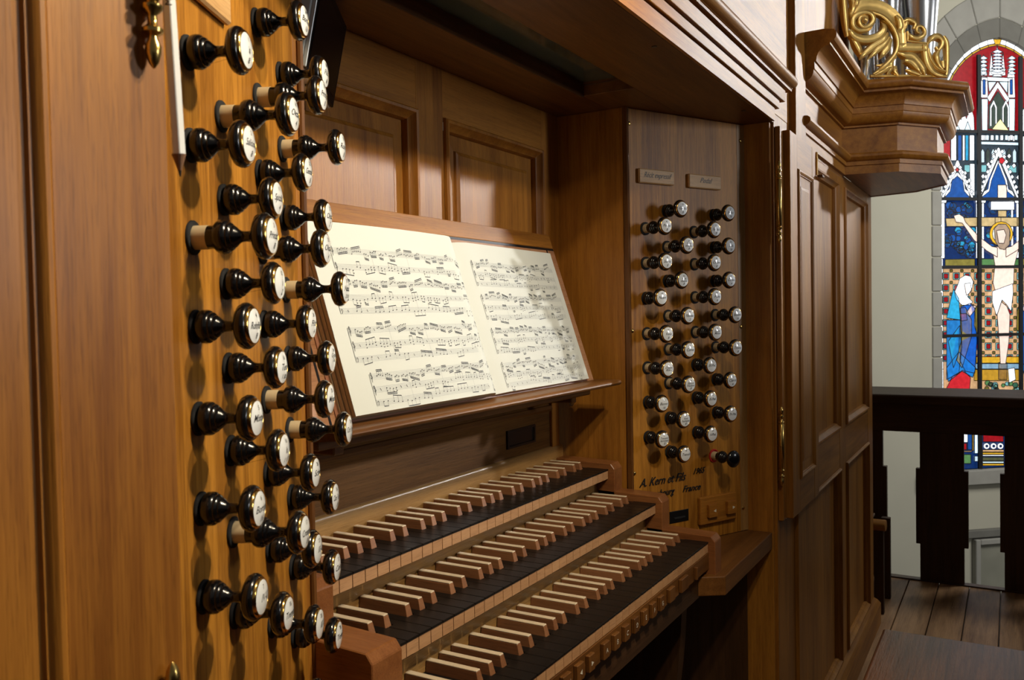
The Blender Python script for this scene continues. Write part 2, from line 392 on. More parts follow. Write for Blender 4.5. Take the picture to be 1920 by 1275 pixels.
# red field mottles and pinnacles in the head
def spire(cx, y0, y1, w, col=WHT, e=1.7, lev=2, mirror=False):
    pane([(cx-w, y1), (cx, y0), (cx+w, y1)], col, lev, e, mirror=mirror)
spire(1874, 84, 142, 9); spire(1863, 96, 140, 4.5); spire(1885, 96, 140, 4.5)
spire(1848, 100, 140, 7); spire(1900, 104, 144, 7)
for q in ([(1858, 128), (1890, 128), (1884, 138), (1864, 138)], [(1844, 142), (1902, 145), (1902, 152), (1844, 150)]): pane(q, WHT, 3, 1.5)
pane([(1866, 72), (1881, 72), (1878, 82), (1869, 82)], GLD, 4, 1.0)
for c in (1849, 1900):
    pane([(c-6, 144), (c+6, 144), (c+7, 182), (c-6, 182)], WHT, 3, 1.5); pane([(c-3, 148), (c+2, 148), (c+2, 176), (c-3, 176)], BLU, 4, 1.0)
    pane([(c-5, 184), (c+7, 184), (c+6, 244), (c-4, 244)], PAL, 3, 1.4)
pane([(1854, 182), (1874, 152), (1896, 184), (1892, 192), (1874, 164), (1859, 190)], WHT, 4, 1.7)
pane([(1857, 240), (1858, 196), (1875, 170), (1892, 196), (1893, 242)], (.06,.09,.07), 3, 0.7)
for c in (1866, 1889): pane([(c-7, 236), (c-7, 200), (c, 186), (c+6, 200), (c+6, 238), (c+3, 238), (c+3, 202), (c, 194), (c-4, 202), (c-4, 236)], WHT, 5, 1.5)
pane([(1862, 242), (1878, 222), (1894, 244)], (.9,.85,.4), 6, 1.2)
io2 = arch(-0.062); io3 = arch(-0.047)
for i in range(20): pane([io2[i], io2[i+1], io3[i+1], io3[i]], GLD, 2, 0.8, px=False)
pane([(1782, 244), (1790, 226), (1798, 208), (1806, 224), (1810, 204), (1816, 222), (1824, 198), (1830, 218), (1831, 244)], WHT, 2, 1.6, mirror=True)
pane([(1790, 243), (1797, 228), (1804, 243)], PAL, 3, 1.2, mirror=True); pane([(1812, 243), (1818, 226), (1824, 243)], PAL, 3, 1.2, mirror=True)
pane([(1773, 250), (1786, 250), (1786, 306), (1773, 306)], RED, 2, 1.2, mirror=True)
for cx_ in (1848, 1901):
    for k_ in range(5): pane([(cx_-8, 108+k_*7), (cx_, 103+k_*7), (cx_+8, 108+k_*7), (cx_, 111+k_*7)], PAL, 3, 1.5)
for k_ in range(7): pane([(1864-k_*0.4, 96+k_*6), (1874, 91+k_*6), (1884+k_*0.4, 96+k_*6), (1874, 99+k_*6)], (.7,.8,.95), 3, 1.5)
for q in ([(1856, 152), (1872, 152), (1858, 172)], [(1876, 152), (1893, 152), (1892, 174)]): pane(q, PAL, 4, 1.2)
for xx in range(1843, 1916, 9): pane([(xx, 252), (xx+6, 252), (xx+6, 262), (xx, 262)], WHT if xx % 2 else PAL, 3, 1.3)
for k_ in range(9):
    for sg_ in (-1, 1):
        xx = 1875+sg_*(6+k_*3.7); yy = 284+k_*9.5; pane([(xx-4, yy), (xx, yy-5), (xx+4, yy), (xx, yy+4)], WHT, 7, 1.7)
for k_ in range(6):
    xx = 1797-(5+k_*4.3); yy = 314+k_*9; pane([(xx-4, yy), (xx, yy-5), (xx+4, yy), (xx, yy+4)], WHT, 7, 1.7, mirror=True)
    xx = 1797+(5+k_*4.3); pane([(xx-4, yy), (xx, yy-5), (xx+4, yy), (xx, yy+4)], WHT, 7, 1.7, mirror=True)
pane([(1822, 306), (1831, 306), (1831, 366), (1822, 366)], WHT, 3, 1.4, mirror=True)
# second storey of canopy, y 250-370
for x0, x1, c in ((1787, 1797, WHT), (1800, 1807, BLU), (1809, 1813, WHT), (1814, 1820, CYA), (1822, 1831, WHT)):
    pane([(x0, 252), (x1, 252), (x1, 300), (x0, 300)], c, 2, 1.4 if c == WHT else 0.9, mirror=True)
pane([(1840, 252), (1858, 252), (1860, 262), (1840, 262)], WHT, 2, 1.5, mirror=True)
pane([(1840, 264), (1918, 266), (1918, 272), (1840, 270)], PAL, 3, 1.2)
for x in range(1843, 1916, 10):
    pane([(x, 304), (x, 284), (x+3.5, 277), (x+7, 284), (x+7, 304)], (.05,.07,.06) if (x//10) % 2 else PAL, 2, 0.9)
for x in (1773, 1812, 1838):
    pane([(x, 308), (x+16, 308), (x+16, 322), (x, 322)], TEA, 2, 0.9, mirror=True)
# gables with blue lights
def gable(cx, top, bot, w, mirror=False):
    pane([(cx-w, bot), (cx-w+4, bot), (cx, top+16), (cx+w-4, bot), (cx+w, bot), (cx+1.5, top), (cx-1.5, top)], WHT, 5, 1.8, mirror=mirror)
    pane([(cx-w+6, bot), (cx-w*0.55, bot-18), (cx-w*0.45, bot-38), (cx, top+24), (cx+w*0.45, bot-38), (cx+w*0.55, bot-18), (cx+w-6, bot)], BLU, 3, 0.9, mirror=mirror)
    pane([(cx-w+6, bot), (cx-w*0.7, bot-12), (cx-w*0.5, bot-16), (cx-w*0.42, bot-34), (cx, top+21), (cx, top+29), (cx-w*0.34, bot-32), (cx-w*0.45, bot-12)], WHT, 4, 1.6, mirror=mirror)
    pane([(cx+w-6, bot), (cx+w*0.7, bot-12), (cx+w*0.5, bot-16), (cx+w*0.42, bot-34), (cx, top+21), (cx, top+29), (cx+w*0.34, bot-32), (cx+w*0.45, bot-12)], WHT, 4, 1.6, mirror=mirror)
gable(1798, 300, 370, 30, True); gable(1881-6, 276, 370, 38)
pane([(1876, 296), (1882, 294), (1887, 300), (1882, 307), (1876, 305)], (.6,.02,.03), 6, 1.0)
for c, yy in ((1797, 318),): pane([(c-4, yy), (c, yy-5), (c+4, yy), (c, yy+4)], (.6,.05,.05), 6, 1.0, mirror=True)
for x, yy in ((1778, 338), (1786, 322), (1812, 324), (1820, 338), (1846, 330), (1856, 308), (1866, 290), (1895, 292), (1904, 310), (1912, 332)):
    pane([(x-4, yy), (x, yy-5), (x+4, yy), (x, yy+5)], WHT, 5, 1.5)
# blue ground with flowers behind the cross
for k in range(84):
    x = rr.uniform(1776, 1830) if k % 3 else rr.uniform(1842, 1912); yy = rr.uniform(380, 478); r = rr.uniform(4, 8.5)
    pane([(x+r*math.cos(t*math.pi/3)*1.0, yy+r*math.sin(t*math.pi/3)) for t in range(6)], rr.choice((CYA, BLU, BLU, (.01,.06,.2))), 1, 0.85, mirror=(k % 3 != 0))
for x, w in ((1768, 7), (1834, 5), (1845, 4)):
    pane([(x, 378), (x+w, 378), (x+w, 484), (x, 484)], WHT, 2, 1.7, mirror=True); pane([(x-2, 372), (x+w+5, 372), (x+w+2, 380), (x-1, 380)], WHT, 3, 1.6, mirror=True)
pane([(1776, 486), (1832, 485), (1832, 498), (1776, 498)], OLV, 2, 1.4, mirror=True); pane([(1845, 485), (1918, 485), (1918, 497), (1845, 497)], GRN, 1, 0.8)
# cross
pane([(1776, 409), (1838, 407), (1838, 424), (1778, 424)], (.62,.46,.22), 4, 1.1, mirror=True); pane([(1838, 407), (1880, 407), (1880, 424), (1838, 424)], (.62,.46,.22), 4, 1.1, mirror=True)
pane([(1874, 346), (1891, 346), (1891, 372), (1874, 372)], (.85,.72,.62), 4, 1.0); pane([(1861, 377), (1905, 377), (1905, 393), (1861, 393)], WHT, 4, 1.8); pane([(1875, 394), (1891, 394), (1891, 406), (1875, 406)], (.62,.46,.22), 3, 1.1)
pane([(1876, 680), (1892, 680), (1892, 712), (1876, 712)], BRN, 3, 0.9)
# figure on the cross
cx, cy = 1880, 438
pane([(cx+22*math.cos(t*math.pi/8), cy+23*math.sin(t*math.pi/8)) for t in range(16)], GLD, 5, 1.1)
pane([(cx+17*math.cos(t*math.pi/8), cy+18*math.sin(t*math.pi/8)) for t in range(16)], (.75,.75,.7), 6, 1.1)
pane([(1866, 428), (1874, 420), (1888, 420), (1895, 430), (1895, 458), (1886, 468), (1876, 466), (1868, 452)], (.50,.36,.26), 7, 0.9)
pane([(1870, 432), (1884, 430), (1888, 440), (1884, 456), (1874, 456)], FLS, 8, 1.0)
arm = [(1790, 404), (1800, 401), (1808, 406), (1812, 416), (1836, 442), (1862, 462), (1872, 464), (1872, 482), (1852, 470), (1828, 450), (1806, 418), (1794, 416)]
pane(arm, FLS, 7, 1.15); pane([(2*1880-x, yy) for x, yy in arm][::-1], FLS, 7, 1.15)
pane([(1862, 462), (1876, 462), (1890, 466), (1904, 460), (1912, 468), (1904, 498), (1903, 530), (1898, 542), (1868, 544), (1864, 530), (1868, 498)], FLS, 6, 1.15)
pane([(1862, 546), (1900, 532), (1901, 548), (1897, 584), (1890, 572), (1880, 562), (1870, 592), (1862, 566)], WHT, 8, 1.6)
pane([(1872, 590), (1880, 566), (1890, 574), (1896, 590), (1894, 640), (1888, 682), (1878, 682), (1876, 640)], FLS, 6, 1.05)
# lattice ground
for gx in range(1777, 1920, 20):
    for gy in range(506, 672, 22):
        pane([(gx-5.5, gy+5), (gx+6.5, gy+5), (gx+6.5, gy+18), (gx-5.5, gy+18)], TEA, 1, 0.95)
        pane([(gx-3.3, gy+7), (gx+4.3, gy+7), (gx+4.3, gy+16), (gx-3.3, gy+16)], RED, 2, 1.0)
        pane([(gx+8, gy-1), (gx+13, gy-1), (gx+13, gy+4), (gx+8, gy+4)], OLV, 2, 0.8)
pane([(1834, 669), (1918, 669), (1918, 681), (1834, 681)], GLD, 3, 0.9); pane([(1830, 682), (1918, 682), (1918, 692), (1830, 692)], LBL, 3, 0.8); pane([(1830, 693), (1918, 693), (1918, 714), (1830, 714)], (.62,.34,.03), 3, 0.9)
pane([(1893, 692), (1905, 690), (1907, 712), (1895, 718)], WHT, 5, 1.3)
for k in range(26):
    x = rr.uniform(1842, 1915); yy = rr.uniform(716, 742); r = rr.uniform(3, 6)
    pane([(x+r*math.cos(t*math.pi/3), yy+r*math.sin(t*math.pi/3)) for t in range(6)], rr.choice((GRN, TEA, (.05,.16,.10), PAL, OLV)), 3, 0.8)
# standing mourner, mirrored on the right light
mourn = [([(1777, 596), (1786, 556), (1790, 542), (1800, 560), (1803, 600)], CYA, 1.1), ([(1777, 600), (1803, 600), (1806, 650), (1800, 700), (1777, 712)], (.02,.22,.62), 1.0),
    ([(1780, 640), (1802, 610), (1800, 660), (1790, 690)], CYA, 0.9), ([(1798, 534), (1802, 522), (1812, 516), (1822, 518), (1827, 528), (1825, 540), (1816, 556), (1826, 566), (1820, 572), (1806, 572), (1796, 562), (1792, 548)], WHT, 1.6),
    ([(1810, 532), (1822, 530), (1824, 546), (1814, 554)], FLS, 1.0), ([(1803, 576), (1822, 568), (1830, 578), (1834, 640), (1830, 700), (1812, 696), (1802, 676), (1806, 620)], (.012,.12,.60), 1.0),
    ([(1802, 578), (1812, 576), (1824, 600), (1824, 630), (1806, 690), (1796, 676), (1804, 640)], (.30,.24,.04), 1.1), ([(1802, 588), (1814, 588), (1816, 600), (1804, 602)], (.75,.10,.08), 1.2),
    ([(1814, 586), (1824, 572), (1833, 574), (1830, 582), (1820, 594)], FLS, 1.1), ([(1776, 730), (1788, 706), (1808, 694), (1822, 708), (1820, 735), (1776, 735)], (.62,.02,.03), 1.1),
    ([(1777, 690), (1800, 660), (1832, 690), (1826, 708), (1806, 696), (1780, 716)], (.02,.25,.72), 1.0), ([(1830, 578), (1836, 572), (1840, 584), (1842, 620), (1834, 626), (1829, 610)], (.28,.22,.04), 1.0)]
for q, c, e in mourn: pane(q, c, 6, e, mirror=True)
# lower register seen through the balustrade
for x0, x1, y0, y1, c, e in ((1808, 1818, 812, 830, WHT, 1.4), (1808, 1816, 832, 844, RED, 1.0), (1808, 1826, 846, 848, PCH, 1.0), (1809, 1824, 853, 870, GRN, 0.9), (1827, 1829, 812, 846, GLD, 1.0), (1831, 1841, 812, 851, PAL, 1.5),
        (1831, 1841, 856, 866, PAL, 1.0), (1818, 1826, 812, 844, BLU, 0.7), (1847, 1885, 812, 829, RED, 1.0), (1846, 1886, 844, 848, PCH, 1.0), (1846, 1886, 849, 853, GLD, 0.8), (1846, 1886, 853.5, 856, WHT, 1.2), (1846, 1886, 858, 865, (.09,.10,.05), 1.0), (1846, 1886, 866, 869, PAL, 1.3), (1846, 1886, 870, 874, GLD, 0.8)):
    pane([(x0, y0), (x1, y0), (x1, y1), (x0, y1)], c, 3, e, mirror=(x1 < 1840))
for x in (1848, 1861, 1874): pane([(x+6*math.cos(t*math.pi/6)+5, 837+6*math.sin(t*math.pi/6)) for t in range(12)], WHT, 4, 1.3); pane([(x+2.5*math.cos(t*math.pi/3)+5, 837+2.5*math.sin(t*math.pi/3)) for t in range(6)], DBL, 5, 1.0)
leadv.build('lead_cames', M_LEAD, win)
for z in bars[1:-1]:
    m = MB(); m.add([WP(-HW, z-0.014, -0.005), WP(HW, z-0.014, -0.005), WP(HW, z+0.014, -0.005), WP(-HW, z+0.014, -0.005), WP(-HW, z-0.014, 0.01), WP(HW, z-0.014, 0.01), WP(HW, z+0.014, 0.01), WP(-HW, z+0.014, 0.01)],
        [(0,3,2,1),(4,5,6,7),(0,1,5,4),(1,2,6,5),(2,3,7,6),(3,0,4,7)]); m.build('iron_bar', M_IRON, win)
for s in (-0.215, 0.215):
    zt = 2.62
    m = MB(); q = [(s-0.018, BOT), (s+0.018, BOT), (s+0.018, zt), (s-0.018, zt)]
    m.add([WP(*p, -0.005) for p in q]+[WP(*p, 0.013) for p in q], [(0,3,2,1),(4,5,6,7),(0,1,5,4),(1,2,6,5),(2,3,7,6),(3,0,4,7)]); m.build('iron_mullion', M_IRON, win)

# ------------------------------------------------------------------ organ case
case = empty('organ_case', (CX, YF, FLOOR)); case.location = (0, 0, 0)
tag(case, 'large oak pipe organ case with recessed console and projecting tower cornice', 'organ case')
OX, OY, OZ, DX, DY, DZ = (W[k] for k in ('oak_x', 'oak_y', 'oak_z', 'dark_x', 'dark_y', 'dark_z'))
SOF = 0.769; XS = 0.85; YB = 0.222
XE, YE = 1.155, -0.08
# recess: side walls, back wall
for sg in (0, 1):
    f = (lambda x: x) if sg == 0 else mir
    bx('side_wall', OZ, case, f(XS), f(XS+0.02), 0.070, YB+0.02, -0.30, SOF)
    bx('corner_bead', DZ, case, f(XS-0.004), f(XS+0.004), 0.066, 0.078, -0.30, SOF, 0.002)
    if sg == 0: bx('jamb', OZ, case, f(XE-0.001), f(XE+0.03), YE+0.02, YF+0.006, FLOOR, SOF)
    bx('front_stile', OZ, case, f(XE+0.012 if sg == 0 else 1.225), f(1.335), YF-0.0, YF+0.022, FLOOR, 1.0, 0.0015)
for x0, x1 in ((mir(XS), 0.022), (0.363, 0.437), (0.778, XS)):
    bx('back_stile', OZ, case, x0, x1, YB, YB+0.02, 0.19, SOF, 0.0008)
bx('back_rail', OX, case, mir(XS), XS, YB+0.0004, YB+0.02, 0.690, SOF, 0.0008); bx('back_rail', OX, case, mir(XS), XS, YB+0.0004, YB+0.02, 0.19, 0.27, 0.0008)
MOULD = [(0, 0), (0.001, 0.005), (0.004, 0.008), (0.008, 0.007), (0.010, 0.003), (0.014, -0.002), (0.018, -0.004), (0.020, -0.010), (0.020, -0.014)]
SHALLOW = [(0, 0), (0.0008, 0.003), (0.003, 0.0052), (0.006, 0.0055), (0.009, 0.004), (0.011, 0.0012), (0.0125, 0.0012), (0.014, -0.0015), (0.018, -0.0020)]
def panel_in(parent, x0, x1, z0, z1, y, raised=True, mat=OZ, mmat=OZ, field=0.052, s=1.0, shallow=False):
    MB().quadstrip(rect_rings(x0, x1, z0, z1, [(a*s, b*s) for a, b in (SHALLOW if shallow else MOULD)], y), True).build('panel_moulding', mmat, parent, smooth=True, angle=30)
    f = field*s
    if shallow: pr = [(0.016*s, -0.0018), (f-0.006, -0.0018), (f-0.004, 0.0), (f, 0.0005), (f+0.002, 0.001)]
    else: pr = [(0.016*s, -0.014*s), (f-0.006, -0.012*s), (f-0.004, -0.008*s), (f, -0.006*s), (f+0.002, -0.0045*s)] if raised else [(0.016*s, -0.013*s), (0.03*s, -0.013*s)]
    MB().quadstrip(rect_rings(x0, x1, z0, z1, pr, y), True, False, True).build('panel', mat, parent)
panel_in(case, 0.022, 0.363, 0.27, 0.690, YB); panel_in(case, 0.437, 0.778, 0.27, 0.690, YB)
# soffit with the sunken light trough
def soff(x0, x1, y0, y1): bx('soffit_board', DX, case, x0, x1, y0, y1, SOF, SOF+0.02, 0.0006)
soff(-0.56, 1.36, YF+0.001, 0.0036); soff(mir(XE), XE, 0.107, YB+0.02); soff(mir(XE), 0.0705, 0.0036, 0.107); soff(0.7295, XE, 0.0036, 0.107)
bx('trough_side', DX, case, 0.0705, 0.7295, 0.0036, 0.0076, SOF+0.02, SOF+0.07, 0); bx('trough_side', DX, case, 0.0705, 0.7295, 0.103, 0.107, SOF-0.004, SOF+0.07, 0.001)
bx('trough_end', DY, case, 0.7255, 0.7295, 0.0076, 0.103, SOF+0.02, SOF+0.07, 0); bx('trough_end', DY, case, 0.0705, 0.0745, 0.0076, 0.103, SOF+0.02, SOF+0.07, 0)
bx('light_diffuser', M_GLASS, case, 0.0745, 0.7255, 0.0076, 0.103, SOF+0.024, SOF+0.03, 0)
for x in (0.52, 1.02, -0.2, 0.15):
    m = MB().lathe([(0.0045, 0), (0.0045, 0.001)], 10, Matrix.Translation((x, -0.115 if x > .3 else -0.1, SOF-0.001))); m.build('screw_hole', M_DARK, case)
# fascia mouldings along the head of the opening
FX0, FX1 = -0.46, 1.262
prof = [(0, SOF), (0.004, SOF), (0.004, 0.797), (0.002, 0.7975)]
sweep([(FX0-0.1, YF), (1.155+0.0, YF)], [(0, SOF), (0.006, SOF), (0.006, 0.796), (0, 0.798)]).build('fascia', OX, case)
sweep([(FX0, YF), (FX1-0.085, YF)], [(0, 0.7985), (0.011, 0.7985), (0.011, 0.816), (0, 0.818)]).build('fascia_moulding', OX, case, 0.0008)
sweep([(FX0, YF), (FX1-0.055, YF)], [(0, 0.8185), (0.016, 0.8185), (0.017, 0.843), (0, 0.845)]).build('fascia_moulding', OX, case, 0.0008)
bead = [(0, 0.848), (0.022, 0.848), (0.022, 0.853), (0.024, 0.854)] + [(0.024+0.012*math.sin(t*math.pi/8), 0.868-0.013*math.cos(t*math.pi/8)) for t in range(0, 9)] + [(0.02, 0.884), (0, 0.884)]
sweep([(FX0, YF), (FX1-0.015, YF)], bead).build('fascia_bead', OX, case, smooth=True, angle=35)
bx('frieze_board', OX, case, -0.7, 1.312, YF-0.001, YF+0.02, SOF+0.02, 1.9, 0.001)
bx('post', OZ, case, 1.315, 1.425, YF-0.016, YF+0.02, 0.75, 1.9, 0.0012)
bx('frieze_board', OX, case, 1.425, 2.05, YF-0.001, YF+0.02, 0.757, 1.03, 0.001)
bx('upper_panel', OZ, case, 1.425, 2.02, YF+0.0, YF+0.02, 1.03, 1.9, 0.001)
bx('upper_stile', DZ, case, 2.0, 2.04, YF-0.02, YF+0.06, 1.03, 1.9, 0.002)
# right flank of the case front: stiles, rails and panels
bx('front_stile', OZ, case, 1.945, 2.050, YF-0.0005, YF+0.022, FLOOR+0.10, 0.757, 0.001); bx('front_stile', OZ, case, 2.512, 2.628, YF-0.0005, YF+0.022, FLOOR, 0.80, 0.002)
for z0, z1 in ((0.735, 0.768), (-0.110, 0.006), (FLOOR, -0.695)):
    bx('front_rail', OX, case, 1.335, 2.512, YF, YF+0.022, z0, z1, 0.001)
for x0, x1 in ((1.335, 1.945), (2.050, 2.512)):
    panel_in(case, x0, x1, 0.006, 0.735, YF, False); panel_in(case, x0, x1, -0.695, -0.110, YF, False)
sweep([(1.30, YF), (2.628, YF), (2.628, 0.6)], [(0, FLOOR), (0.022, FLOOR), (0.022, FLOOR+0.075), (0.012, FLOOR+0.09), (0, FLOOR+0.1)]).build('plinth', OX, case)
bx('case_side', OZ, case, 2.608, 2.628, YF+0.001, 1.0, FLOOR, 0.80, 0.001)
bx('case_top', DX, case, -0.7, 2.64, YF+0.02, 1.0, 1.0, 1.02, 0)
# left flank
bx('front_stile', OZ, case, -1.6, mir(1.335), YF, YF+0.022, FLOOR, 1.0, 0.001)
# tower
body = [(2.020, YF), (2.058, -0.290), (2.180, -0.388), (2.460, -0.388), (2.582, -0.290), (2.620, YF)]
MB().prism(body, 0.768, 1.03).build('tower_body', OX, case)
path = [(1.405, YF)] + body + [(2.635, 0.5)]
low = [(0, 0.766), (0.010, 0.766), (0.010, 0.790), (0.015, 0.791), (0.015, 0.803), (0.020, 0.804), (0.027, 0.808), (0.031, 0.814), (0.030, 0.821), (0.024, 0.826), (0, 0.828)]
sweep(path, low).build('base_moulding', OX, case, smooth=True, angle=30)
cor = [(0, 0.905), (0.008, 0.905), (0.008, 0.911), (0.013, 0.912)] + [(0.013+0.022*math.sin(t*math.pi/10), 0.912+0.026*(1-math.cos(t*math.pi/10))*1.0) for t in range(1, 6)] + \
      [(0.037, 0.940), (0.037, 0.956), (0.041, 0.957)] + [(0.041+0.028*(1-math.cos(t*math.pi/10)), 0.957+0.034*math.sin(t*math.pi/10)) for t in range(1, 6)] + \
      [(0.073, 0.992), (0.073, 0.998)] + [(0.076+0.012*math.sin(t*math.pi/6), 1.013-0.014*math.cos(t*math.pi/6)) for t in range(0, 7)] + [(0.06, 1.030), (0, 1.030)]
sweep([(1.425, YF)]+body+[(2.635, 0.5)], cor).build('cornice', OX, case, smooth=True, angle=28)

# knee space and key bed
ang = math.atan2(0.155, 0.305); dR = Vector((math.cos(ang), -math.sin(ang), 0)); dL = Vector((math.cos(ang), math.sin(ang), 0))
for sg in (0, 1):
    f = (lambda x: x) if sg == 0 else mir
    q = [(f(0.800), -0.132), (f(1.153), -0.132), (f(1.153), -0.080), (f(0.850), 0.074), (f(0.760), 0.06), (f(0.745), -0.05)]
    MB().prism(q if sg == 0 else q[::-1], -0.158, -0.122).build('key_table', DX, case, 0.002, 2)
    q = [(f(1.145), -0.078), (f(0.850), 0.072), (f(0.850), 0.09), (f(1.145), -0.060)]
    MB().prism(q if sg == 0 else q[::-1], FLOOR, -0.158).build('knee_board', W['stain_z'], case)
    pts = [(-0.05, -0.158), (0.10, -0.158), (0.10, FLOOR+0.02), (0.03, FLOOR+0.02)] + [(0.02-0.10*math.sin(t/8*math.pi/2)*0.6, FLOOR+0.2+0.44*t/8) for t in range(9)]
    MB().prism_x(pts, f(0.825), f(0.855)).build('bracket', W['stain_z'], case)
bx('knee_panel', W['stain_z'], case, mir(XS), XS, 0.10, 0.12, FLOOR, -0.15, 0); bx('key_bed', W['stain_x'], case, -0.02, 0.82, -0.09, 0.10, -0.160, -0.118, 0)
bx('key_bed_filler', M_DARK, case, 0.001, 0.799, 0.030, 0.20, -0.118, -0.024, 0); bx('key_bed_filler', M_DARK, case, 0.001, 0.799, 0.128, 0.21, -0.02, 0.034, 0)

# name board above the top manual, with the black socket
nb = empty('name_board'); tag(nb, 'oak name board with black socket above the top keyboard', 'board')
bx('board', wood('name_board_oak', (0.10, 0.042, 0.010), (0.23, 0.105, 0.026), 'x', coat=0.0, spec=0.15), nb, mir(0.815), 0.785, YB-0.004, YB-0.0006, 0.096, 0.1885, 0.0005)
sweep([(mir(0.815), YB-0.004), (0.785, YB-0.004)], [(0, 0.168), (0.004, 0.169), (0.007, 0.174), (0.004, 0.180), (0, 0.181)]).build('moulding', W['dark_x'], nb)
bx('end_strip', OZ, nb, 0.785, 0.815, YB-0.010, YB-0.0006, 0.096, 0.185, 0.001); bx('end_strip_cap', OZ, nb, 0.780, 0.818, YB-0.014, YB-0.0006, 0.185, 0.191, 0.002)
MB().quadstrip(rect_rings(0.613, 0.719, 0.116, 0.150, [(0, 0), (0, 0.004), (0.004, 0.004), (0.005, 0.001)], YB-0.004), True, False, True).build('socket', M_DARK, nb)
fb = [(YB-0.010, 0.048)] + [(YB-0.010, 0.092)] + [(YB-0.010+0.006*(1-math.cos(t*math.pi/8)), 0.092+0.006*math.sin(t*math.pi/8)) for t in range(1, 5)] + [(YB-0.001, 0.098), (YB-0.001, 0.048)]
MB().prism_x(fb, mir(0.830), 0.830).build('fallboard', M_GOLDOAK, nb, smooth=True)
for sg in (0, 1):
    f = (lambda x: x) if sg == 0 else mir
    MB().lathe([(0.011, 0), (0.011, 0.002), (0.009, 0.003)], 12, Matrix.Translation((f(0.828), 0.19, 0.186)) @ Matrix.Rotation(math.radians(90), 4, 'X')).build('clip', M_STEEL, nb)

# ------------------------------------------------------------------ keyboards
PITCH = 0.0235
offs = {'c#': -.0025, 'd#': .0025, 'f#': -.003, 'g#': 0, 'a#': .003}
def notch(n):   # (left, right) cut of the tail for each natural
    hw = 0.0062
    t = {'C': (0, PITCH-(hw+.0025)), 'D': (hw-.0025, PITCH-(hw-.0025)), 'E': (hw+.0025, PITCH), 'F': (0, PITCH-(hw+.003)), 'G': (hw-.003, PITCH-hw), 'A': (hw, PITCH-(hw-.003)), 'B': (hw+.003, PITCH)}
    return t[n]
YS, YEND, G = 0.0475, 0.123, 0.0004
kmesh = {}
for n in 'CDEFGAB':
    a, b = notch(n); a = max(a, 0)+G; b = min(b, PITCH)-G
    top = [(G, 0), (PITCH-G, 0), (PITCH-G, YS-0.002), (b, YS-0.002), (b, YEND), (a, YEND), (a, YS-0.002), (G, YS-0.002)]
    top2 = [p for i, p in enumerate(top) if i == 0 or (abs(p[0]-top[i-1][0])+abs(p[1]-top[i-1][1])) > 1e-6]
    me = MB().prism(top2, -0.0032, 0.0).mesh('natural_key', 0.0005); me.materials.append(M_EBONY); kmesh[n] = me
me = MB().box(0.0006, PITCH-0.0006, 0.0010, YS-0.004, -0.0195, -0.0033).mesh('key_front', 0.0003); me.materials.append(M_KEYFRONT); kfront = me
w0, w1, hs, ys2, ye = 0.0056, 0.0042, 0.0135, YS, 0.1225
def sharp_body(h0, h1, inset=0.0):
    def row(z, ws, yf): return [(-ws, yf, z), (ws, yf, z), (ws, ye, z), (-ws, ye, z)]
    def lerp(z): t = z/hs; return w0+(w1-w0)*t, ys2+0.0035*t
    r = []
    for z in (h0, h1): ws, yf = lerp(z); r.append(row(z, ws, yf))
    return MB().quadstrip(r, True, True, True)
sbody = sharp_body(-0.004, hs-0.0018).mesh('sharp_key', 0.0004); sbody.materials.append(M_SHARP)
scap = sharp_body(hs-0.0018, hs).mesh('bone_cap', 0.0008, 2); scap.materials.append(M_BONE)
def keyboard(name, label, y0, z0, cheek_h, slip):
    root = empty('keyboard', (0, y0, z0)); tag(root, label, 'keyboard', 'manuals of the organ console')
    for k in range(34):
        n = 'CDEFGAB'[k % 7]
        o = link('natural_key', kmesh[n], None, root); o.location = (k*PITCH, 0, 0)
        c = link('key_front', kfront, None, o)
        if n in 'DEGAB' :
            nm = {'D': 'c#', 'E': 'd#', 'G': 'f#', 'A': 'g#', 'B': 'a#'}[n]
            s = link('sharp_key', sbody, None, root); s.location = (k*PITCH+offs[nm], 0, 0); link('bone_cap', scap, None, s)
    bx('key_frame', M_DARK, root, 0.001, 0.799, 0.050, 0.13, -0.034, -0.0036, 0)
    for x0, x1 in ((-0.052, -0.0006), (0.8, 0.838)):
        ch = [(-0.012, -0.062), (-0.012, cheek_h-0.010), (-0.004, cheek_h), (0.122, cheek_h+0.004), (0.122, -0.062)]
        MB().prism_x(ch, x0, x1).build('cheek', M_CHERRY, root, 0.0012)
    if slip:
        bx('back_strip', M_GOLDOAK, root, 0.0, 0.8, 0.1235, 0.132, -0.012, 0.029, 0.001)
    return root
keyboard('keyboard', 'middle of the three keyboards with black naturals and bone-topped sharps', 0.0, 0.0, 0.012, True)
keyboard('keyboard', 'uppermost of the three keyboards, just below the golden fallboard', 0.0972, 0.0582, 0.010, False)
keyboard('keyboard', 'lowest of the three keyboards, above the row of lettered pistons', -0.1013, -0.0620, 0.010, True)
ks = empty('key_slip'); tag(ks, 'narrow wooden piston rail under the lowest keyboard', 'piston rail')
bx('rail', DX, ks, 0.0, 0.8, -0.1015, -0.090, -0.1125, -0.0822, 0.0006)
px0 = [(0.165, 'Gr', 0.024), (0.207, 'Gr I', 0.022), (0.245, '<', 0.020), (0.279, '>', 0.017), (0.3265, 'A', 0.019), (0.3625, 'B', 0.018), (0.3985, 'C', 0.017), (0.4345, 'D', 0.017), (0.470, 'E', 0.017), (0.506, 'F', 0.017), (0.5415, 'G', 0.017), (0.588, '.', 0.024), (0.650, '', 0.034), (0.715, '', 0.006), (0.12, '', 0.02), (0.08, '', 0.02)]
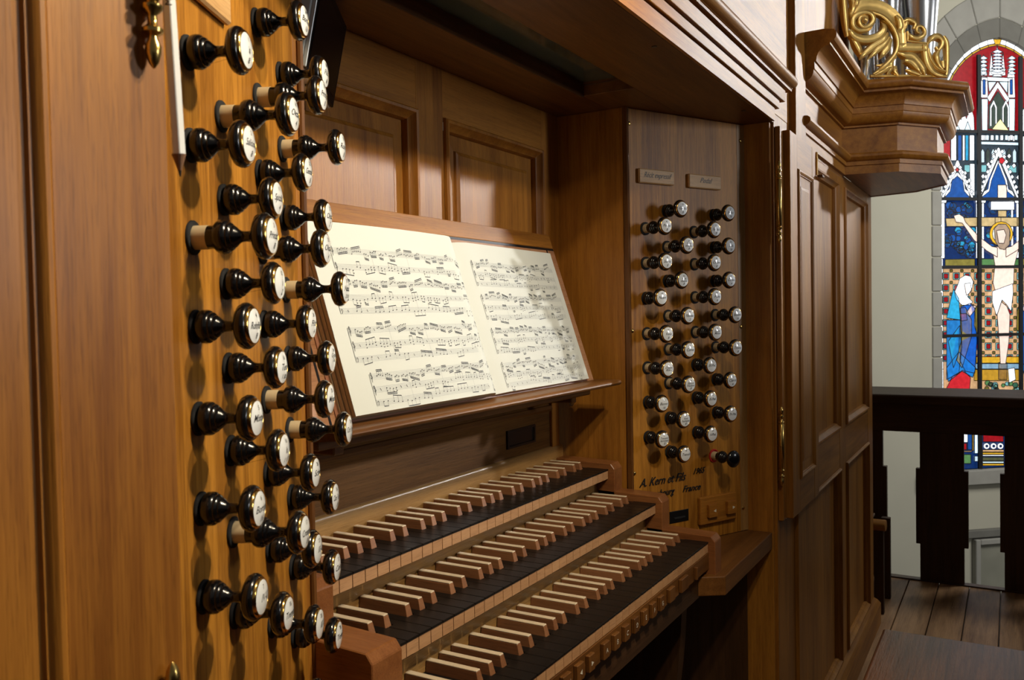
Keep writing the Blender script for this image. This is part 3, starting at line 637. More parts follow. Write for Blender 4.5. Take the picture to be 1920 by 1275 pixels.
for x, t, w in px0:
    p = MB().box(x-w/2, x+w/2, -0.108, -0.1014, -0.109, -0.0862).build('piston', W['dark_z'], ks, 0.001)
    if t in '<>' and t:
        s = -1 if t == '<' else 1
        MB().add([(x-s*0.003, -0.1083, -0.0945), (x-s*0.003, -0.1083, -0.1015), (x+s*0.004, -0.1083, -0.098)], [(0, 1, 2)]).build('arrow', M_WHITE, p)
    elif t and t != '.':
        me = text_mesh(t, 0.010, 0, w*0.75); o = link('lettering', me, M_WHITE, p); o.location = (x, -0.1083, -0.098); o.rotation_euler = (math.pi/2, 0, 0)

# ------------------------------------------------------------------ stop panels (angled jambs)
def panelM(side):
    if side == 'R': x = dR; o = Vector((XS, 0.075, 0))
    else: x = dL; o = Vector((mir(XS), 0.075, 0))
    y = Vector((-x.y, x.x, 0))
    return Matrix(((x.x, y.x, 0, o.x), (x.y, y.y, 0, o.y), (0, 0, 1, 0), (0, 0, 0, 1)))
PW = 0.342
PM = {s: panelM(s) for s in 'LR'}
spR = empty('stop_panel', mat=PM['R']); tag(spR, 'right-hand oak stop panel lettered with the builder\'s name', 'stop panel', 'angled stop panels')
spL = empty('stop_panel', mat=PM['L']); tag(spL, 'left-hand oak stop panel close to the camera', 'stop panel', 'angled stop panels')
bx('board', M_PANEL, spR, 0.0, 0.318, 0.0, 0.016, -0.122, SOF-0.001, 0.0006); bx('edge_strip', wood('edge_strip_oak', (0.25, .13, .04), (.40, .22, .075), 'z'), spR, 0.318, PW, 0.0, 0.016, -0.122, SOF-0.001, 0.0006)
bx('board', M_PANEL, spL, -0.405, 0.0, 0.0, 0.016, -0.122, SOF-0.001, 0.0006)
scr = MB().lathe([(0.0042, 0), (0.0042, 0.0008), (0.003, 0.0018), (0.001, 0.002)], 12).mesh('screw', smooth=True); scr.materials.append(M_BRASS)
R90 = Matrix.Rotation(math.radians(90), 4, 'X')
for t, z in ((0.0126, 0.738), (0.329, 0.733), (0.0135, 0.327), (0.325, 0.328), (0.013, 0.041), (0.325, -0.072)):
    for par, sg in ((spR, 1), (spL, -1)):
        if sg < 0 and z < 0.7: continue
        o = link('screw', scr, None, par); o.matrix_local = Matrix.Translation((sg*t, 0, z)) @ R90
def nameplate(par, x0, x1, z0, z1, txt, size):
    p = MB().box(x0, x1, -0.007, -0.0003, z0, z1).build('nameplate', M_PLATE, par, 0.002)
    o = link('lettering', text_mesh(txt, size, 0.45, (x1-x0)*0.8), M_INK, p); o.matrix_local = Matrix.Translation(((x0+x1)/2, -0.0074, (z0+z1)/2+0.002)) @ R90
nameplate(spR, 0.032, 0.127, 0.622, 0.651, 'Récit expressif', 0.0155); nameplate(spR, 0.168, 0.262, 0.621, 0.650, 'Pedal', 0.0155)
nameplate(spL, -0.325, -0.197, 0.611, 0.643, 'Positif', 0.0155); nameplate(spL, -0.140, -0.045, 0.700, 0.729, 'Grand Orgue', 0.0155)
for txt, x, z, size, w in (('A. Kern et Fils', 0.088, 0.0185, 0.024, 0.128), ('1965', 0.189, 0.026, 0.017, 0.034), ('Strasbourg', 0.080, -0.0075, 0.019, 0.078), ('France', 0.168, -0.008, 0.019, 0.052)):
    o = link('builder_lettering', text_mesh(txt, size, 0.5, w, extrude=0.0008), M_INK, spR); o.matrix_local = Matrix.Translation((x, -0.001, z)) @ R90
pl_ = MB().box(0.186, 0.294, -0.010, -0.0003, -0.089, -0.030).build('button_plate', W['oak_x'], spR, 0.002)
for x, s in ((0.216, -1), (0.272, 1)):
    b_ = MB().box(x-0.012, x+0.014, -0.018, -0.0095, -0.074, -0.046).build('button', W['oak_x'], pl_, 0.001)
    MB().add([(x+0.004-s*0.003, -0.0184, -0.0565), (x+0.004-s*0.003, -0.0184, -0.0635), (x+0.004+s*0.0045, -0.0184, -0.060)][::s], [(0, 1, 2)]).build('arrow', M_WHITE, pl_)
MB().quadstrip([[(x0, yy, z0), (x1, yy, z0), (x1, yy, z1), (x0, yy, z1)] for x0, x1, z0, z1, yy in ((0.106, 0.160, -0.075, -0.050, -0.0006), (0.107, 0.159, -0.074, -0.051, -0.0012))], True, False, True).build('slot', M_DARK, spR)
bx('slot_latch', M_FELT, spR, 0.118, 0.148, -0.0035, -0.001, -0.067, -0.063, 0.0004)

# ------------------------------------------------------------------ draw knobs
mm = 0.001
def lat(prof, name, mat, n=32, smooth=True):
    me = MB().lathe([(r*mm, z*mm) for r, z in prof], n).mesh(name, smooth=smooth, angle=50); me.materials.append(mat); return me
K_collar = lat([(13.2, 0), (13.2, 1.6), (12.6, 2.2), (9.5, 2.4), (9.3, 0.4)], 'collar', M_FELT)
K_red = lat([(14.2, 0), (14.2, 1.6), (13.4, 2.2), (12.2, 2.4), (12.0, 0.4)], 'collar', M_RED)
K_shaft = lat([(9.2, 0), (9.2, 13)], 'shaft', M_CREAM)
GP = [(9, -7), (9, 2.0), (11.6, 2.2), (12.8, 4.3), (13.1, 7), (12.7, 9.6), (11.4, 11.3), (11.0, 11.5), (11.1, 12.2), (10.3, 13.6), (9.0, 14.6), (8.7, 14.8), (8.7, 15.3), (7.6, 16.8), (5.6, 18.8), (4.4, 20.8), (4.0, 24), (4.1, 27), (4.8, 29), (7.5, 30.8), (12.5, 32), (16.3, 34.2), (17.9, 37.3), (17.9, 39.6), (17.0, 41.4), (15.9, 42.4), (14.6, 42.6)]
K_grip = lat(GP, 'grip', M_BLACK)
K_grip0 = lat([(9, -1.4)]+GP[1:], 'grip', M_BLACK)
K_plain = lat(GP[:-3]+[(16.4, 41.8), (13.5, 43.6), (9, 45.2), (4, 46), (0.5, 46.1)], 'grip', M_BLACK)
K_ring = lat([(15.6, 42.2), (15.3, 43.3), (14.4, 44.3), (13.3, 44.7), (12.8, 44.4), (12.6, 43.2)], 'gold_ring', M_GOLDRING)
def dome(r): return 46.6-2.0*(r/13.0)**2
K_disc = lat([(13.2, 43.2)]+[(r, dome(r)) for r in (13.1, 11, 9, 7, 5, 3, 1)], 'porcelain_disc', M_PORC)
ORD = ['first', 'second', 'third', 'fourth', 'fifth', 'sixth', 'seventh', 'eighth', 'ninth', 'tenth']
def knob(side, x, z, pulled, lines, label, group, plain_black=False, red=False):
    M = PM[side] @ Matrix.Translation((x, -0.0002, z)) @ R90
    root = empty('draw_knob', mat=M); tag(root, label, 'organ stop', group)
    link('collar', K_red if red else K_collar, None, root)
    d = 0.0175 if pulled else 0.0018
    if pulled: link('shaft', K_shaft, None, root)
    g = link('grip', K_plain if plain_black else (K_grip if pulled else K_grip0), None, root); g.location = (0, 0, d)
    if plain_black: return
    r_ = link('gold_ring', K_ring, None, root); r_.location = (0, 0, d)
    p = link('porcelain_disc', K_disc, None, root); p.location = (0, 0, d)
    num, nm, ft = lines; items = [(text_mesh(num, 0.0050, 0.1, bold=0.012), (0, 0.0078, 0))] if num else []
    parts = nm.split('|')
    for i, s in enumerate(parts):
        yy = 0.0 if len(parts) == 1 else (0.0028 if i == 0 else -0.0020)
        items.append((text_mesh(s, 0.0078 if len(parts) == 1 else 0.0062, 0.45, 0.0212, bold=0.012), (0, yy, 0)))
    if ft: items.append((text_mesh(ft, 0.0066 if len(ft) < 3 else 0.0052, 0.3, bold=0.012), (0, -0.0078, 0)))
    me = join_meshes('lettering', items)
    for v in me.vertices: v.co.z = dome(math.hypot(v.co.x, v.co.y)/mm)*mm + 0.00012
    link('lettering', me, M_INK, p)
cols = {
 'L': [('outermost', 0.2715, [(.5665,0,('1','Quintatön','8')), (.4965,0,('2','Salicional','8')), (.4265,1,('3','Prinzipal','8')), (.3585,0,('4','Rohrflöte','8')), (.2880,0,('5','Mixtur','')), (.2185,0,('6','Bordun','16')), (.1500,0,('7','IV-II',''))]),
       ('second', 0.2095, [(.5325,1,('10','Oktave','4')), (.4635,0,('11','Spitzflöte','4')), (.3935,0,('12','Quinte','2')), (.3230,0,('16','Terz','1 3/5')), (.2535,0,('16','Quintflöte','1 1/3')), (.1845,1,('17','Cromorne','8')), (.1155,0,('18','Tremolo',''))]),
       ('third', 0.1205, [(.6397,0,('20','Bordun','16')), (.5705,1,('21','Prinzipal','8')), (.4997,0,('22','Gemshorn','8')), (.4285,1,('23','Oktave','4')), (.3587,0,('24','Flöte','4')), (.2875,1,('25','Mixtur','')), (.2183,0,('26','Scharf','')), (.1458,0,('27','III-II','')), (.0740,0,('28','III-I','')), (.0030,0,('29','II-I',''))]),
       ('innermost', 0.0545, [(.6094,0,('30','Flöte','8')), (.5353,1,('31','Rohrfl.','8')), (.4659,0,('32','Oktave','2')), (.3928,1,('33','Nasard','2 2/3')), (.3228,0,('34','Gross|Terz','')), (.2502,1,('35','Cor. Tromp.','8')), (.1809,0,('36','Clar. Tromp.','8')), (.1090,0,('37','Clairon','4')), (.0385,0,('38','Tremolo',''))])],
 'R': [('innermost', 0.0513, [(.5316,1,('41','Prinzipal','8')), (.4620,1,('42','Suavial','8')), (.3918,0,('43','Nasard','')), (.3203,1,('44','Viola','8')), (.2513,1,('43','Doppel|flöte 2','')), (.1818,0,('42','Basson','16')), (.1106,0,('41','Trompette|harmonique','8'))]),
       ('second', 0.1094, [(.5699,0,('33','Gambe','8')), (.4960,1,('34','Flûte|travers.','8')), (.4268,0,('35','Voix|céleste','8')), (.3549,1,('36','Flûte octav.','2')), (.2867,1,('37','Cornet','')), (.2174,1,('38','Basson|Hautbois','8')), (.1451,0,('39','Voix|humaine','8')), (.0751,0,('40','Tremolo',''))]),
       ('third', 0.1861, [(.5295,1,('57','Subbass','8')), (.4623,1,('58','Oktave','8')), (.3928,1,('59','Flöte','4')), (.3198,1,('60','Gross|Mixtur','')), (.2514,0,('62','III-Ped.','')), (.1819,0,('63','II-Ped.','')), (.1087,0,('64','I-Ped.',''))]),
       ('outermost', 0.2452, [(.5678,0,('51','Prinz.','16')), (.4990,0,('52','Sub.','16')), (.4277,0,('53','Oktave','4')), (.3548,1,('54','Bombarde','16')), (.2860,1,('55','Tromp.','8')), (.2172,0,('56','Clairon','4')), (.1461,0,('61','IV-Ped.',''))])]}
for side in 'LR':
    word = 'left' if side == 'L' else 'right'
    for cname, t, rows in cols[side]:
        for i, (z, pulled, ln) in enumerate(rows):
            st = 'pulled-out' if pulled else 'pushed-in'
            knob(side, -t if side == 'L' else t, z, pulled, ln, '%s black drawknob, %s from top in the %s column of the %s panel' % (st, ORD[i], cname, word), 'drawknobs on the %s stop panel' % word)
knob('R', 0.236, 0.0535, 1, None, 'plain black knob with a red felt ring at the right panel\'s foot', 'drawknobs on the right stop panel', True, True)

# ------------------------------------------------------------------ folding doors
def door(label, f, ex, hx, hy, yo):
    root = empty('organ_door'); tag(root, label, 'door', 'folded console doors')
    x0, x1, y0, y1, z0, z1 = ex, ex+0.292, -0.166+yo, -0.143+yo, -0.100, 0.757
    B = lambda n, m, a, b, c, d, e, g, bv=0.0012: bx(n, m, root, f(a), f(b), c, d, e, g, bv)
    B('stile', OZ, x0, x0+0.072, y0, y1, z0, z1); B('stile', OZ, x1-0.055, x1, y0, y1, z0, z1)
    B('rail', OX, x0+0.072, x1-0.055, y0+0.0003, y1, z1-0.075, z1); B('rail', OX, x0+0.072, x1-0.055, y0+0.0003, y1, z0, z0+0.075)
    a, b = sorted((f(x0+0.072), f(x1-0.055))); panel_in(root, a, b, z0+0.075, z1-0.075, y0, True, field=0.045, s=0.9, shallow=True)
    if yo == 0: B('hinge_strip', OZ, ex-0.033, ex-0.004, -0.152, -0.1405, z0, z1+0.004)
    B('catch', M_BRASS, x1-0.012, x1-0.004, y0-0.004, y0, z1-0.062, z1-0.006, 0.0005); B('catch_peg', DX, x1-0.010, x1+0.016, y0-0.016, y0-0.004, z1-0.068, z1-0.062, 0.001)
    for hz0, hz1 in ((0.506, 0.684), (-0.020, 0.154 if yo == 0 else 0.167)):
        H = hz1-hz0; L = 0.040
        fin = [(0.0006, 0), (0.0028, 0.003), (0.0042, 0.008), (0.0045, 0.012), (0.0026, 0.0165), (0.0024, 0.018), (0.0056, 0.020), (0.0058, 0.022), (0.0028, 0.0245), (0.0026, 0.030), (0.0058, 0.033), (0.0060, 0.035), (0.0034, 0.037), (0.0048, 0.0395)]
        pr = fin + [(0.0054, L), (0.0056, H/2-0.0004), (0.0048, H/2), (0.0056, H/2+0.0004), (0.0054, H-L)] + [(r, H-z) for r, z in fin[::-1]]
        MB().lathe(pr, 20, Matrix.Translation((f(hx), hy, hz0))).build('hinge', M_BRASS, root, smooth=True, angle=50)
    return root
door('narrow panelled oak door folded back right of the console', lambda x: x, 1.205, 1.160, -0.152, 0.0)
door('panelled oak door folded back at the left edge of the picture', mir, 1.202, 1.215, -0.170, 0.0022)

# ------------------------------------------------------------------ music desk and book
EV = Vector((0, 0.3094, 0.9510)); EN = Vector((0, -0.9510, 0.3094)); O0 = Vector((0, 0.12, 0.23))
def DP(x, v, h): p = O0 + EV*v + EN*h; return (x, p.y, p.z)
def slab(x0, x1, v0, v1, h0, h1):
    return MB().add([DP(x0,v0,h0),DP(x1,v0,h0),DP(x1,v1,h0),DP(x0,v1,h0),DP(x0,v0,h1),DP(x1,v0,h1),DP(x1,v1,h1),DP(x0,v1,h1)], [(0,3,2,1),(4,5,6,7),(0,1,5,4),(1,2,6,5),(2,3,7,6),(3,0,4,7)])
md = empty('music_desk'); tag(md, 'sloping wooden music desk with dark inlaid stripe and front ledge', 'music desk')
X0, X1, VT = 0.013, 0.787, 0.300
slab(X0+0.03, X1-0.03, 0.0, VT-0.028, -0.012, 0.0).build('board', M_PEARBOARD, md)
slab(X0, X1, VT-0.024, VT+0.006, -0.016, 0.0015).build('top_rail', W['oak_x'], md, 0.0015); slab(X0, X1, VT-0.028, VT-0.0235, -0.012, 0.0006).build('inlay', M_DARK, md)
for a, b, c in ((X0, X0+0.026, X0+0.030), (X1, X1-0.026, X1-0.030)):
    slab(min(a, b), max(a, b), 0.0, VT-0.028, -0.014, 0.0012).build('side_rail', M_PEARBOARD, md, 0.001); slab(min(b, c), max(b, c), 0.0, VT-0.028, -0.012, 0.0006).build('inlay', M_DARK, md)
lg = [(0.130, 0.234), (0.074, 0.234)] + [(0.074-0.007*math.sin(t*math.pi/6), 0.229+0.005*math.cos(t*math.pi/6)) for t in range(1, 6)] + [(0.074, 0.2235), (0.130, 0.218)]
MB().prism_x(lg, 0.0, 0.80).build('ledge', W['dark_x'], md, smooth=True, angle=35)
bx('ledge_support', W['dark_x'], md, 0.02, 0.78, 0.124, YB-0.008, 0.205, 0.219, 0.002)
for x in (0.06, 0.72): bx('bracket', W['dark_y'], md, x, x+0.02, 0.135, YB-0.001, 0.193, 0.206, 0.002)

bk = empty('music_book'); tag(bk, 'open organ score with printed staves on the music desk', 'book')
V0, V1 = 0.0065, 0.262
SX = 0.412
def hL(x):
    t = (x-0.058)/(SX-0.058)
    return 0.027+0.004*math.sin(t*math.pi*0.9) - (0.024*max(0, (t-0.88)/0.12)**1.7)
def hR(x):
    t = (x-SX)/(0.752-SX)
    return 0.0075+0.0065*min(1, t/0.10)**0.6 - 0.006*max(0, t-0.1)
def block(name, xs, hf, mat, par, base=0.0015):
    m = MB(); n = len(xs)
    rings = [[DP(x, V0, base), DP(x, V1, base), DP(x, V1, hf(x)-0.0004), DP(x, V0, hf(x)-0.0004)] for x in xs]
    m.quadstrip(rings, True, True, True); return m.build(name, mat, par)
def sheet(name, xs, hf, par):
    m = MB(); rings = [[DP(x, V0, hf(x)), DP(x, V1, hf(x))] for x in xs]
    m.quadstrip(rings, False); return m.build(name, M_PAPER, par, smooth=True, angle=80)
xl = [0.058+(SX-0.058)*i/40 for i in range(41)]; xr = [SX+(0.752-SX)*i/30 for i in range(31)]
NL = 7
for i in range(NL):
    off = (0.0, 0.0016, 0.0004, 0.0022, 0.0008, 0.0018, 0.0003)[i]
    xs_ = [0.058+off+(SX-0.058-off)*k/40 for k in range(41)]
    f0 = lambda x, t=i/NL: 0.0015+(hL(x)-0.0019)*t; f1 = lambda x, t=(i+0.9)/NL: 0.0015+(hL(x)-0.0019)*t
    rings = [[DP(x, V0, f0(x)), DP(x, V1-off, f0(x)), DP(x, V1-off, f1(x)), DP(x, V0, f1(x))] for x in xs_]
    MB().quadstrip(rings, True, True, True).build('page_block', M_PAGES, bk)
block('page_block', xr, hR, M_PAGES, bk)
pl1 = sheet('left_page', xl, hL, bk); pr1 = sheet('right_page', xr, hR, bk)
slab(0.052, 0.760, V0-0.003, V1+0.003, 0.0002, 0.0015).build('cover', plain('book_cover', (0.25, 0.10, 0.05), 0.6, noise=0.1), bk)
rm = random.Random(11)
def printed(page, xa, xb, hf, systems):
    nt = MB(); st = MB()
    def q(m, a, b, c, d, lift): m.add([DP(x, v, hf(x)+lift) for x, v in (a, b, c, d)], [(0, 1, 2, 3)])
    def line(m, x0, v0, x1, v1, w, lift=0.00045, seg=1):
        for i in range(seg):
            ta, tb = i/seg, (i+1)/seg; a = (x0+(x1-x0)*ta, v0+(v1-v0)*ta); b = (x0+(x1-x0)*tb, v0+(v1-v0)*tb)
            dx, dv = b[0]-a[0], b[1]-a[1]; L = math.hypot(dx, dv); nx, nv_ = -dv/L*w/2, dx/L*w/2
            q(m, (a[0]-nx, a[1]-nv_), (b[0]-nx, b[1]-nv_), (b[0]+nx, b[1]+nv_), (a[0]+nx, a[1]+nv_), lift)
    SP = 0.00175
    for sysv, ind in systems:
        x0 = xa+ind; x1 = xb
        for k, v in enumerate(sysv):
            for j in range(5): line(st, x0, v+(j-2)*SP, x1, v+(j-2)*SP, 0.00042, 0.0003, 16)
            # clef: a curl of strokes
            pts = [(x0+0.003, v-4*SP), (x0+0.0045, v+1.5*SP), (x0+0.0035, v+3.4*SP), (x0+0.002, v+1.6*SP), (x0+0.0055, v-0.2*SP), (x0+0.004, v-1.4*SP), (x0+0.0018, v-0.6*SP)] if k < 2 else [(x0+0.002, v+0.2*SP), (x0+0.0035, v+1.6*SP), (x0+0.005, v+0.6*SP), (x0+0.0035, v-1.2*SP), (x0+0.002, v-2*SP)]
            for a, b in zip(pts[:-1], pts[1:]): line(nt, a[0], a[1], b[0], b[1], 0.0007)
            x = x0+0.014; dens = (0.0036, 0.0062, 0.0082)[min(k, 2)]
            while x < x1-0.012:
                n = rm.choice((3, 4, 4, 6) if k == 0 else (2, 3, 4)); up = rm.random() < 0.5; base = v+rm.uniform(-1.6, 1.6)*SP; slope = rm.uniform(-0.6, 0.6)*SP
                if rm.random() < (0.10 if k == 0 else 0.30):
                    line(nt, x, v+0.8*SP, x+0.0012, v-1.0*SP, 0.0008); x += dens*2; continue
                e = []
                for i in range(n):
                    xx = x+i*dens
                    if xx > x1-0.006: break
                    vv = base+slope*i+rm.uniform(-0.8, 0.8)*SP
                    q(nt, (xx-0.00125, vv-0.0004), (xx+0.0004, vv-0.00085), (xx+0.00125, vv+0.0004), (xx-0.0004, vv+0.00085), 0.00048)
                    sv = (base+slope*i+ (4.2 if up else -4.2)*SP); sx = xx+(0.001 if up else -0.001); line(nt, sx, vv, sx, sv, 0.00032); e.append((sx, sv))
                    if k == 1 and rm.random() < 0.5:
                        v2 = vv-2.2*SP; q(nt, (xx-0.00125, v2-0.0004), (xx+0.0004, v2-0.00085), (xx+0.00125, v2+0.0004), (xx-0.0004, v2+0.00085), 0.00048)
                if len(e) > 1:
                    line(nt, e[0][0], e[0][1], e[-1][0], e[-1][1], 0.0011)
                    if k == 0 or rm.random() < 0.3: line(nt, e[0][0], e[0][1]-(0.0019 if up else -0.0019), e[-1][0], e[-1][1]-(0.0019 if up else -0.0019), 0.0010)
                x += dens*n+0.003
        top, bot = sysv[0]+2*SP, sysv[-1]-2*SP
        line(nt, x0, bot, x0, top, 0.0006)
        for i in range(1, 5): xx = x0+(x1-x0)*i/4-0.0004; line(st, xx, bot, xx, top, 0.0004, 0.0004)
    o = st.build('staff_lines', M_STAFF, page); o['kind'] = 'stuff'; o = nt.build('printed_notes', M_NOTE, page); o['kind'] = 'stuff'
printed(pl1, 0.080, 0.400, hL, [((.222, .200), .012), ((.178, .158, .140), .0), ((.114, .094, .076), .004), ((.052, .035, .018), .02)])
printed(pr1, 0.442, 0.735, hR, [((.225, .207, .190), 0), ((.166, .149, .132), 0), ((.108, .091, .074), 0), ((.050, .033, .017), 0)])

# ------------------------------------------------------------------ monitor, pencil
hm = Vector((math.cos(math.radians(33)), math.sin(math.radians(33)), 0)); nm_ = Vector((hm.y, -hm.x, 0))
tilt = math.radians(11); um = (Vector((0, 0, 1))*math.cos(tilt) + nm_*math.sin(tilt)); nm2 = hm.cross(um)
Rm = Vector((0.152, 0.190, 0.700))
mon = empty('monitor', mat=Matrix(((hm.x, um.x, nm2.x, Rm.x), (hm.y, um.y, nm2.y, Rm.y), (hm.z, um.z, nm2.z, Rm.z), (0, 0, 0, 1))))
tag(mon, 'small silver and black flat monitor hanging behind the left stop panel', 'monitor')
MB().box(-0.195, 0.0, -0.058, 0.056, -0.026, -0.004).build('housing', M_SILVER, mon, 0.002, 2); MB().box(-0.192, -0.001, -0.056, 0.054, -0.0038, 0.0).build('bezel', M_SCREEN, mon, 0.001)
MB().box(-0.180, -0.013, -0.044, 0.043, 0.0001, 0.0006).build('screen', plain('lcd', (0.003, 0.003, 0.004), 0.3, spec=0.08, noise=0.1), mon); MB().box(-0.194, -0.1915, -0.056, 0.054, -0.004, 0.0008).build('edge_trim', M_SILVER, mon, 0.0005)
MB().box(-0.11, -0.08, -0.01, 0.02, -0.06, -0.0205).build('bracket', M_STEEL, mon)
for i in range(3): MB().box(-0.12+i*0.02, -0.11+i*0.02, -0.0605, -0.0585, -0.014, -0.009).build('button', M_DARK, mon)

tip = hit(338, 331, _f, CAM+_f*0.515); top_ = hit(312, -60, _f, CAM+_f*0.500)
dv = (top_-tip); Lp = 0.175; zq = dv.normalized(); rot = zq.to_track_quat('Z', 'Y').to_matrix().to_4x4()
pc = empty('pencil', mat=Matrix.Translation(tip) @ rot); tag(pc, 'white lettered pencil tucked point down behind the left hinge', 'pencil')
MB().lathe([(0.0004, 0), (0.0011, 0.0035)], 10).build('lead', M_INK, pc); MB().lathe([(0.0011, 0.0035), (0.0041, 0.0130)], 14).build('sharpened_wood', M_PWOOD, pc)
MB().lathe([(0.0042, 0.0130), (0.0042, Lp)], 6).build('barrel', M_PENCIL, pc, 0.0004)
me = text_mesh('MARS', 0.0058, 0.0, align='LEFT')
xq = rot.to_3x3() @ Vector((1, 0, 0)); yq = rot.to_3x3() @ Vector((0, 1, 0)); toc = (CAM-tip).normalized()
phi = math.atan2(toc.dot(yq), toc.dot(xq))
for v in me.vertices:
    a = phi + (v.co.y)/0.0042*-1.0; zc = 0.0975+v.co.x; rr_ = 0.00432
    v.co = Vector((rr_*math.cos(a), rr_*math.sin(a), zc))
link('lettering', me, M_INK, pc)

# ------------------------------------------------------------------ bench, balustrade, stool
bn = empty('organ_bench'); tag(bn, 'dark oak organ bench with grained top in front of the console', 'bench')
M_BENCH = wood('bench_oak', (0.070, 0.022, 0.008), (0.210, 0.080, 0.032), 'x', contrast=0.8, fine=90, wide=16, rough=0.30, coat=0.3, bump=0.6)
MB().box(-0.25, 1.11, -0.71, -0.360, -0.316, -0.281).build('seat', M_BENCH, bn, 0.005, 3)
for x in (0.0, 0.86): MB().prism_x([(-0.70, FLOOR), (-0.37, FLOOR), (-0.39, FLOOR+0.12), (-0.42, -0.45), (-0.385, -0.316), (-0.685, -0.316), (-0.65, -0.45), (-0.68, FLOOR+0.12)], x, x+0.035).build('side', W['stain_z'], bn, 0.002)
MB().box(0.035, 0.86, -0.55, -0.525, -0.62, -0.54).build('stretcher', W['stain_x'], bn, 0.002)

bl = empty('balustrade'); tag(bl, 'dark wooden gallery balustrade with cut-out flat balusters', 'balustrade')
bp = []
N0, PIT, HWd, HN = -0.1690, 0.3115, 0.0727, 0.0570
for k in range(-3, 7):
    ya = N0-PIT*k; yb = N0-PIT*(k+1)        # openings k and k+1
    def edge(hw): return ya-hw, yb+hw
    (a0, b0), (a1, b1) = edge(HWd), edge(HN)
    poly = [(a0, -0.165), (a0, -0.3205), (a1, -0.3205), (a1, -0.6415), (a0, -0.6415), (a0, -0.795), (b0, -0.795), (b0, -0.6415), (b1, -0.6415), (b1, -0.3205), (b0, -0.3205), (b0, -0.165)]
    MB().prism_x(poly, 3.255, 3.285).build('baluster', W['stain_z'], bl, 0.001)
y0, y1 = N0-PIT*7, N0+PIT*3
bx('upper_rail', W['stain_y'], bl, 3.252, 3.288, y0, y1, -0.166, -0.042, 0.001); bx('bottom_rail', W['stain_y'], bl, 3.25, 3.29, y0, y1, FLOOR, -0.794, 0.001)
hr = [(3.20, -0.043), (3.195, -0.010), (3.20, -0.004), (3.34, 0.018), (3.345, 0.010), (3.345, -0.043)]
n = len(hr); m = MB(); m.add([(x, y0, z) for x, z in hr]+[(x, y1, z) for x, z in hr], [tuple(range(n)), tuple(range(2*n-1, n-1, -1))]+[(i, (i+1) % n, n+(i+1) % n, n+i) for i in range(n)])
m.build('handrail', W['stain_y'], bl, 0.003, 2)
pp = empty('light_blocker'); tag(pp, 'dark wooden gallery parapet behind the organist\'s bench', 'light_blocker')  # unseen boards added to keep low window light off the lower console
for i in range(11): MB().box(-3.4+i*0.6, -3.4+i*0.6+0.592, -1.78, -1.75, FLOOR, 0.38).build('panel', W['stain_z'], pp, 0.002)
MB().box(-3.45, 3.24, -1.82, -1.71, 0.38, 0.43).build('handrail', W['stain_x'], pp, 0.006, 2)
stl = empty('stool'); tag(stl, 'small stool with rounded wooden seat edge behind the case corner', 'stool')
sp_ = [(0.024*math.cos(t*math.pi/10)*1.3, 0.021*math.sin(t*math.pi/10)) for t in range(20)]
rings = [[(2.760+a*(1+0), yy, -0.462+b) for a, b in sp_] for yy in (-0.168, 0.25)]
MB().quadstrip(rings, True, True, True).build('seat_edge', W['oak_y'], stl, 0.002, smooth=True)
bx('seat', W['dark_y'], stl, 2.76, 2.98, -0.10, 0.25, -0.477, -0.466, 0.002)
for x in (2.745, 2.945):
    for yy in (-0.16, 0.21): bx('leg', W['stain_z'], stl, x, x+0.03, yy, yy+0.034, FLOOR, -0.475, 0.002)

# ------------------------------------------------------------------ gilded carving and pipes on the tower
ZC = 1.031
A_ = hit(1640, 147, (0, 0, 1), (0, 0, ZC)); B_ = hit(1773, 149, (0, 0, 1), (0, 0, ZC))
gdir = (B_-A_); gdir.z = 0; gdir.normalize(); gn = Vector((gdir.y, -gdir.x, 0))
if gn.dot(CAM-A_) < 0: gn = -gn
gc = empty('gilded_carving'); tag(gc, 'gilded openwork scroll carving standing on the tower cornice', 'carving')
def GPt(x, y): p = hit(1560+x/6.07, y/6.07, gn, A_); return ((p-A_).dot(gdir), p.z)
def catmull(p, k=6):
    r = []; P = [p[0]]+list(p)+[p[-1]]
    for i in range(1, len(P)-2):
        for j in range(k):
            t = j/k; r.append(tuple(0.5*(2*P[i][c]+(P[i+1][c]-P[i-1][c])*t+(2*P[i-1][c]-5*P[i][c]+4*P[i+1][c]-P[i+2][c])*t*t+(3*P[i][c]-P[i-1][c]-3*P[i+1][c]+P[i+2][c])*t**3) for c in range(len(P[0]))))
    r.append(tuple(p[-1])); return r
def ribbon(pts, name='scroll', depth=0.016, lev=0.0, groove=True, k=5):
    """pts: (x, y, width) in crop pixels"""
    q = []
    for x, y, w in pts:
        s, z = GPt(x, y); s2, z2 = GPt(x+w, y); s3, z3 = GPt(x, y+w); q.append((s, z, 0.62*(abs(s2-s)+abs(z3-z))))
    q = catmull(q, k); rings = []
    for i, (s, z, w) in enumerate(q):
        a = q[max(0, i-1)]; b = q[min(len(q)-1, i+1)]; d = Vector((b[0]-a[0], b[1]-a[1]))
        d = d.normalized() if d.length > 1e-7 else Vector((1, 0)); nn = Vector((-d.y, d.x)); w = max(w, 0.0008)
        cs = [(-0.5, -0.3), (-0.5, 0.45), (-0.38, 0.85), (-0.2, 0.72 if groove else 1.0), (0, 0.6 if groove else 1.1), (0.2, 0.72 if groove else 1.0), (0.38, 0.85), (0.5, 0.45), (0.5, -0.3)]
        dd = min(depth, w*0.9)
        rings.append([tuple(A_ + gdir*(s+nn.x*a_*w) + Vector((0, 0, z-A_.z+nn.y*a_*w)) + gn*(b_*dd+lev)) for a_, b_ in cs])
    return MB().quadstrip(rings, True, True, True).build(name, M_GILT, gc, smooth=True, angle=60)
